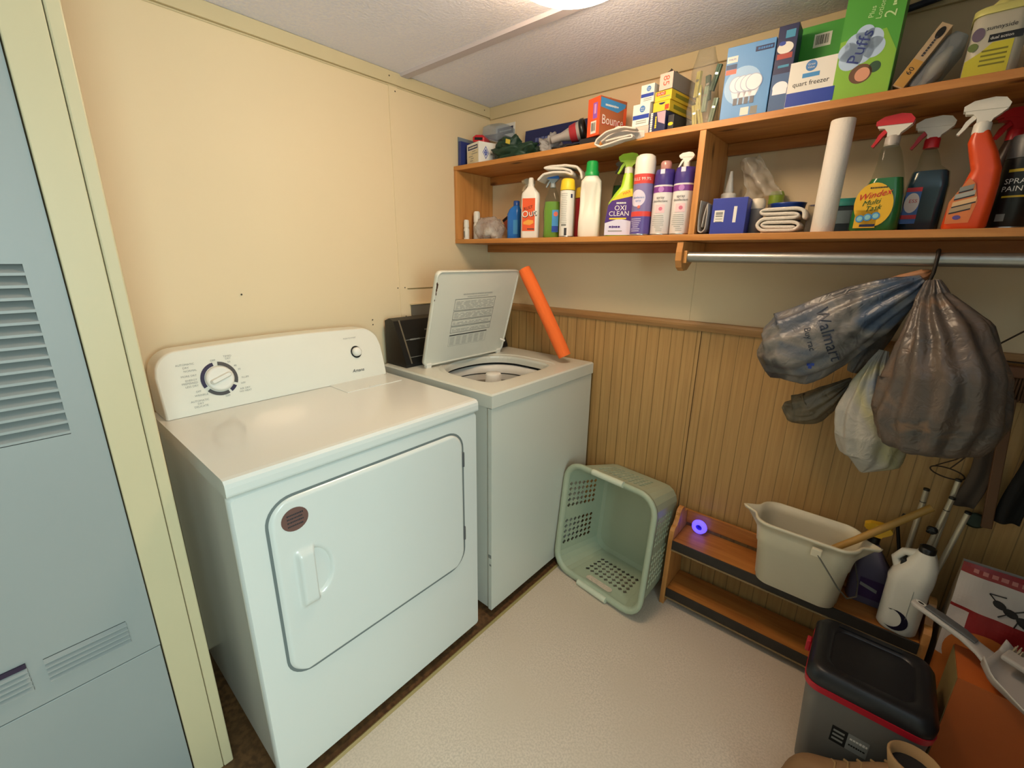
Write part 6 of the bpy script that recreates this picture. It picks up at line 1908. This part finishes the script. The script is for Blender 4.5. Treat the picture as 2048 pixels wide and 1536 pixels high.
def fpt(u, v, e=0.0015): p = bagface(u, v); return tuple(p + Vector((0, -e, 0)))
def bigblob(cu, cv, ru, rv, m, e=0.0016, n=30, k=8):
    b.grid(lambda s_, q: fpt(cu + ru * q * math.cos(2 * PI * s_) / BWx, cv + rv * q * math.sin(2 * PI * s_) / BZt, e), n, k, m)
bigblob(0.30, 0.555, 0.072, 0.080, so_)
bigblob(0.88, 0.540, 0.060, 0.070, so_)
ant = mat('ant_black', '1c1614', 0.5)
def blob(cu, cv, ru, rv, m, ang=0, e=0.002):
    c_, s_ = math.cos(ang), math.sin(ang)
    P_ = []
    for k in range(16):
        a = 2 * PI * k / 16; x, y = ru * math.cos(a), rv * math.sin(a)
        P_.append(fpt(cu + (x * c_ - y * s_) / BWx, cv + (x * s_ + y * c_) / BZt, e))
    b.add([fpt(cu, cv, e)] + P_, [(0, 1 + k, 1 + (k + 1) % 16) for k in range(16)], m)
for (du, dv, ru, rv) in ((-0.038, 0.014, 0.013, 0.010), (-0.016, 0.003, 0.015, 0.010), (0.018, -0.012, 0.024, 0.013)):
    blob(0.45 + du / BWx, 0.835 + dv / BZt, ru, rv, ant, -0.4)
for (x0, z0, x1, z1) in ((-0.045, 0.02, -0.06, 0.035), (-0.06, 0.035, -0.03, 0.040), (-0.02, 0.0, -0.035, -0.018), (0.0, -0.01, -0.004, -0.03), (0.03, -0.02, 0.05, -0.034), (-0.01, 0.01, 0.012, 0.026)):
    p0, p1 = fpt(0.45 + x0 / BWx, 0.835 + z0 / BZt, .003), fpt(0.45 + x1 / BWx, 0.835 + z1 / BZt, .003)
    b.tube([p0, p1], 0.0014, ant, 6)
random.seed(31)
for k in range(13):
    cu_ = 0.10 + k * 0.066; hw_ = random.uniform(0.018, 0.028)
    b.add([fpt(cu_ - hw_, 0.966), fpt(cu_ + hw_, 0.966), fpt(cu_ + hw_, 0.984), fpt(cu_ - hw_, 0.984)], [(0, 1, 2, 3)], mat('dim_pink', 'b87068', 0.5))
b.build('bag_body', sk_)
# cardboard box with orange front
b = MB()
b.box(-0.16, 0.16, -0.070, 0.066, 0, 0.390, mat('orange_front', 'b4581c', 0.55, noise_amt=0.06)); b.box(-0.1615, -0.1602, -0.068, 0.064, 0.003, 0.387, mat('tan_cardboard', '8a7444', 0.7, noise_amt=0.1))

o = b.build('orange_box'); o.location = (2.108, -0.300, 0.0005); o.rotation_euler = (0, 0, -0.02)
tag(o, 'dull orange box with tan left side at the right edge of the view', 'box')
o.location.x = 2.108

# dustpan with brush resting on the orange box
ang = math.atan2(-0.16, 0.28)
dp = thing('dustpan', 'light grey dustpan with dark grey grip handle on the orange box', 'dustpan', (1.978, -0.291, 0.419), rot=(-0.05, 0.10, -0.42))
dpm = mat('dustpan_grey', 'b8b0a8', 0.4)
b = MB()
def pan(u, v):
    # u across, v from rear to lip
    x = 0.02 + 0.22 * v; wv = 0.065 + 0.055 * min(1, v * 2.2)
    y = (u - 0.5) * 2 * wv
    edge = abs(u - 0.5) * 2
    z = 0.030 * max(0, (edge - 0.82) / 0.18) ** 0.8 * (1 - 0.6 * v) + 0.022 * max(0, 1 - v / 0.12)
    return (x, y, z)
b.grid(pan, 30, 20, dpm)
b.build('pan', dp, solid=0.003)
b = MB(); b.loft([[(x * 0.72, yy * w_, zz * h_ + zc) for yy, zz in rr(1, 1, 0.35, 5)] for x, w_, h_, zc in ((-0.205, 0.020, 0.010, 0.036), (-0.195, 0.032, 0.016, 0.036), (-0.12, 0.036, 0.018, 0.034), (-0.05, 0.038, 0.018, 0.030), (0.0, 0.05, 0.016, 0.022), (0.03, 0.07, 0.012, 0.015))], dpm)
b.build('handle', dp)
b = MB(); b.loft([[(x * 0.72, yy * w_, zz * h_ + zc) for yy, zz in rr(1, 1, 0.35, 5)] for x, w_, h_, zc in ((-0.165, 0.024, 0.006, 0.0465), (-0.12, 0.030, 0.008, 0.045), (-0.05, 0.030, 0.008, 0.041), (-0.015, 0.020, 0.006, 0.036))], mat('slate_grip', '5c5c5c', 0.5)); b.build('grip', dp)
b = MB(); b.disc((-0.131, 0, 0.0446), EX, EY, 0.012, plastw, ry=0.0085); b.disc((-0.131, 0, 0.0450), EX, EY, 0.007, dark, ry=0.004); b.build('hang_hole', dp)
hb = thing('hand_brush', 'grey hand brush with pale bristles clipped inside the dustpan', 'brush', (1.978, -0.291, 0.427), rot=(-0.05, 0.10, -0.42))
b = MB(); b.box(0.035, 0.225, -0.012, 0.035, 0.030, 0.044, dpm); b.build('brush_block', hb, bevel=0.005)
b = MB()
random.seed(12)
for i in range(26):
    for j in range(4):
        x = 0.042 + 0.007 * i; y = 0.034 + 0.006 * j
        b.tube([(x, y - 0.012, 0.034), (x + random.uniform(-.003, .003), y + 0.020, 0.040 + random.uniform(-.003, .003))], 0.0016, mat('bristle', 'a89c84', 0.8), 5)
o = b.build('bristles', hb); o['kind'] = 'stuff'

# wire clothes hanger on a nail
b = MB(); hw = mat('rust_wire', '3c2a1c', 0.5, metal=0.4)
hx, hy = 1.925, -0.028
b.tube([(hx - 0.012, hy, 1.252), (hx - 0.018, hy, 1.270), (hx - 0.002, hy, 1.284), (hx + 0.014, hy, 1.272), (hx + 0.008, hy, 1.252), (hx, hy, 1.240), (hx, hy, 1.225), (hx - 0.07, hy, 1.150), (hx - 0.085, hy, 1.135), (hx + 0.19, hy, 1.130), (hx + 0.17, hy, 1.150), (hx, hy, 1.228)], 0.0022, hw, 8)
o = b.build('wire_hanger'); tag(o, 'thin wire clothes hanger on the back wall at the right edge', 'clothes hanger')
# short wooden bristle broom head
br = thing('whisk_brush', 'wooden brush with short brown bristles below the wire hanger', 'brush', (1.965, -0.035, 1.085))
b = MB(); b.box(-0.075, 0.14, -0.018, 0.014, 0.012, 0.040, mat('brush_wood', '6c4428', 0.6, noise_amt=0.15)); b.build('brush_block', br, bevel=0.004)
b = MB()
for i in range(36):
    x = -0.070 + 0.0058 * i
    b.tube([(x, -0.008, 0.013), (x + random.uniform(-.002, .002), -0.010, -0.052)], 0.0026, mat('brown_bristle', '5c4028', 0.9), 5)
    b.tube([(x, 0.004, 0.013), (x + random.uniform(-.002, .002), 0.004, -0.050)], 0.0026, MATS['brown_bristle'], 5)
o = b.build('bristles', br); o['kind'] = 'stuff'
b = MB(); b.box(-0.011, 0.011, -0.006, 0.006, -0.36, 0.012, mat('dim_pine', '5c3c20', 0.6)); o = b.build('wooden_board', bevel=0.002); o.location = (1.928, -0.060, 1.03); o.rotation_euler = (0, -0.10, 0)
tag(o, 'narrow dim wooden slat hanging below the brown brush', 'slat')
b = MB(); b.grid(lambda u, v: (0.07 * (u - 0.5) * (1 - 0.3 * v) + 0.012 * math.sin(5 * v), -0.012 * math.sin(6 * u) - 0.004, -0.34 * v), 14, 16, mat('black_fabric', '14100e', 0.9))
o = b.build('black_cloth', solid=0.004); o.location = (2.01, -0.045, 1.035); tag(o, 'black cloth hanging at the right edge below the brush', 'cloth')
b = MB(); b.grid(lambda u, v: (0.035 * (u - 0.5) * (1 + 0.5 * v) + 0.02 * math.sin(3 * v), -0.006 * math.sin(6 * u) - 0.004, -0.24 * v), 10, 16, mat('grey_brown_fabric', '4c4036', 0.9))
o = b.build('hanging_strap', solid=0.003); o.location = (1.905, -0.030, 0.945); tag(o, 'grey-brown strap hanging on the panelling behind the poles', 'strap')
# small wire ring hanger
b = MB(); b.tube([(0.038 * math.cos(a), 0.0, 0.016 * math.sin(a)) for a in [2 * PI * k / 24 for k in range(25)]], 0.002, hw, 8, cap=False)
b.tube([(0.0, 0, 0.016), (0.010, 0, 0.05), (0.018, 0, 0.085)], 0.0018, hw, 8)
b.tube([(-0.03, 0, 0.012), (0.0, 0, 0.05), (0.018, 0, 0.085)], 0.0018, hw, 8)
o = b.build('wire_ring'); o.location = (1.862, -0.020, 0.790); o.rotation_euler = (0.2, 0.15, 0); tag(o, 'small dark wire ring hanging above the pole tops', 'wire ring')
b = MB(); b.lathe([(0.022, 0), (0.024, 0.003), (0.018, 0.006)], mat('dark_green_disc', '28382c', 0.6), 20, X=Matrix.Rotation(PI / 2, 4, 'X'))
o = b.build('hanging_disc'); o.location = (1.948, -0.012, 0.665); tag(o, 'dark green disc fixed to the panelling right of the poles', 'disc')
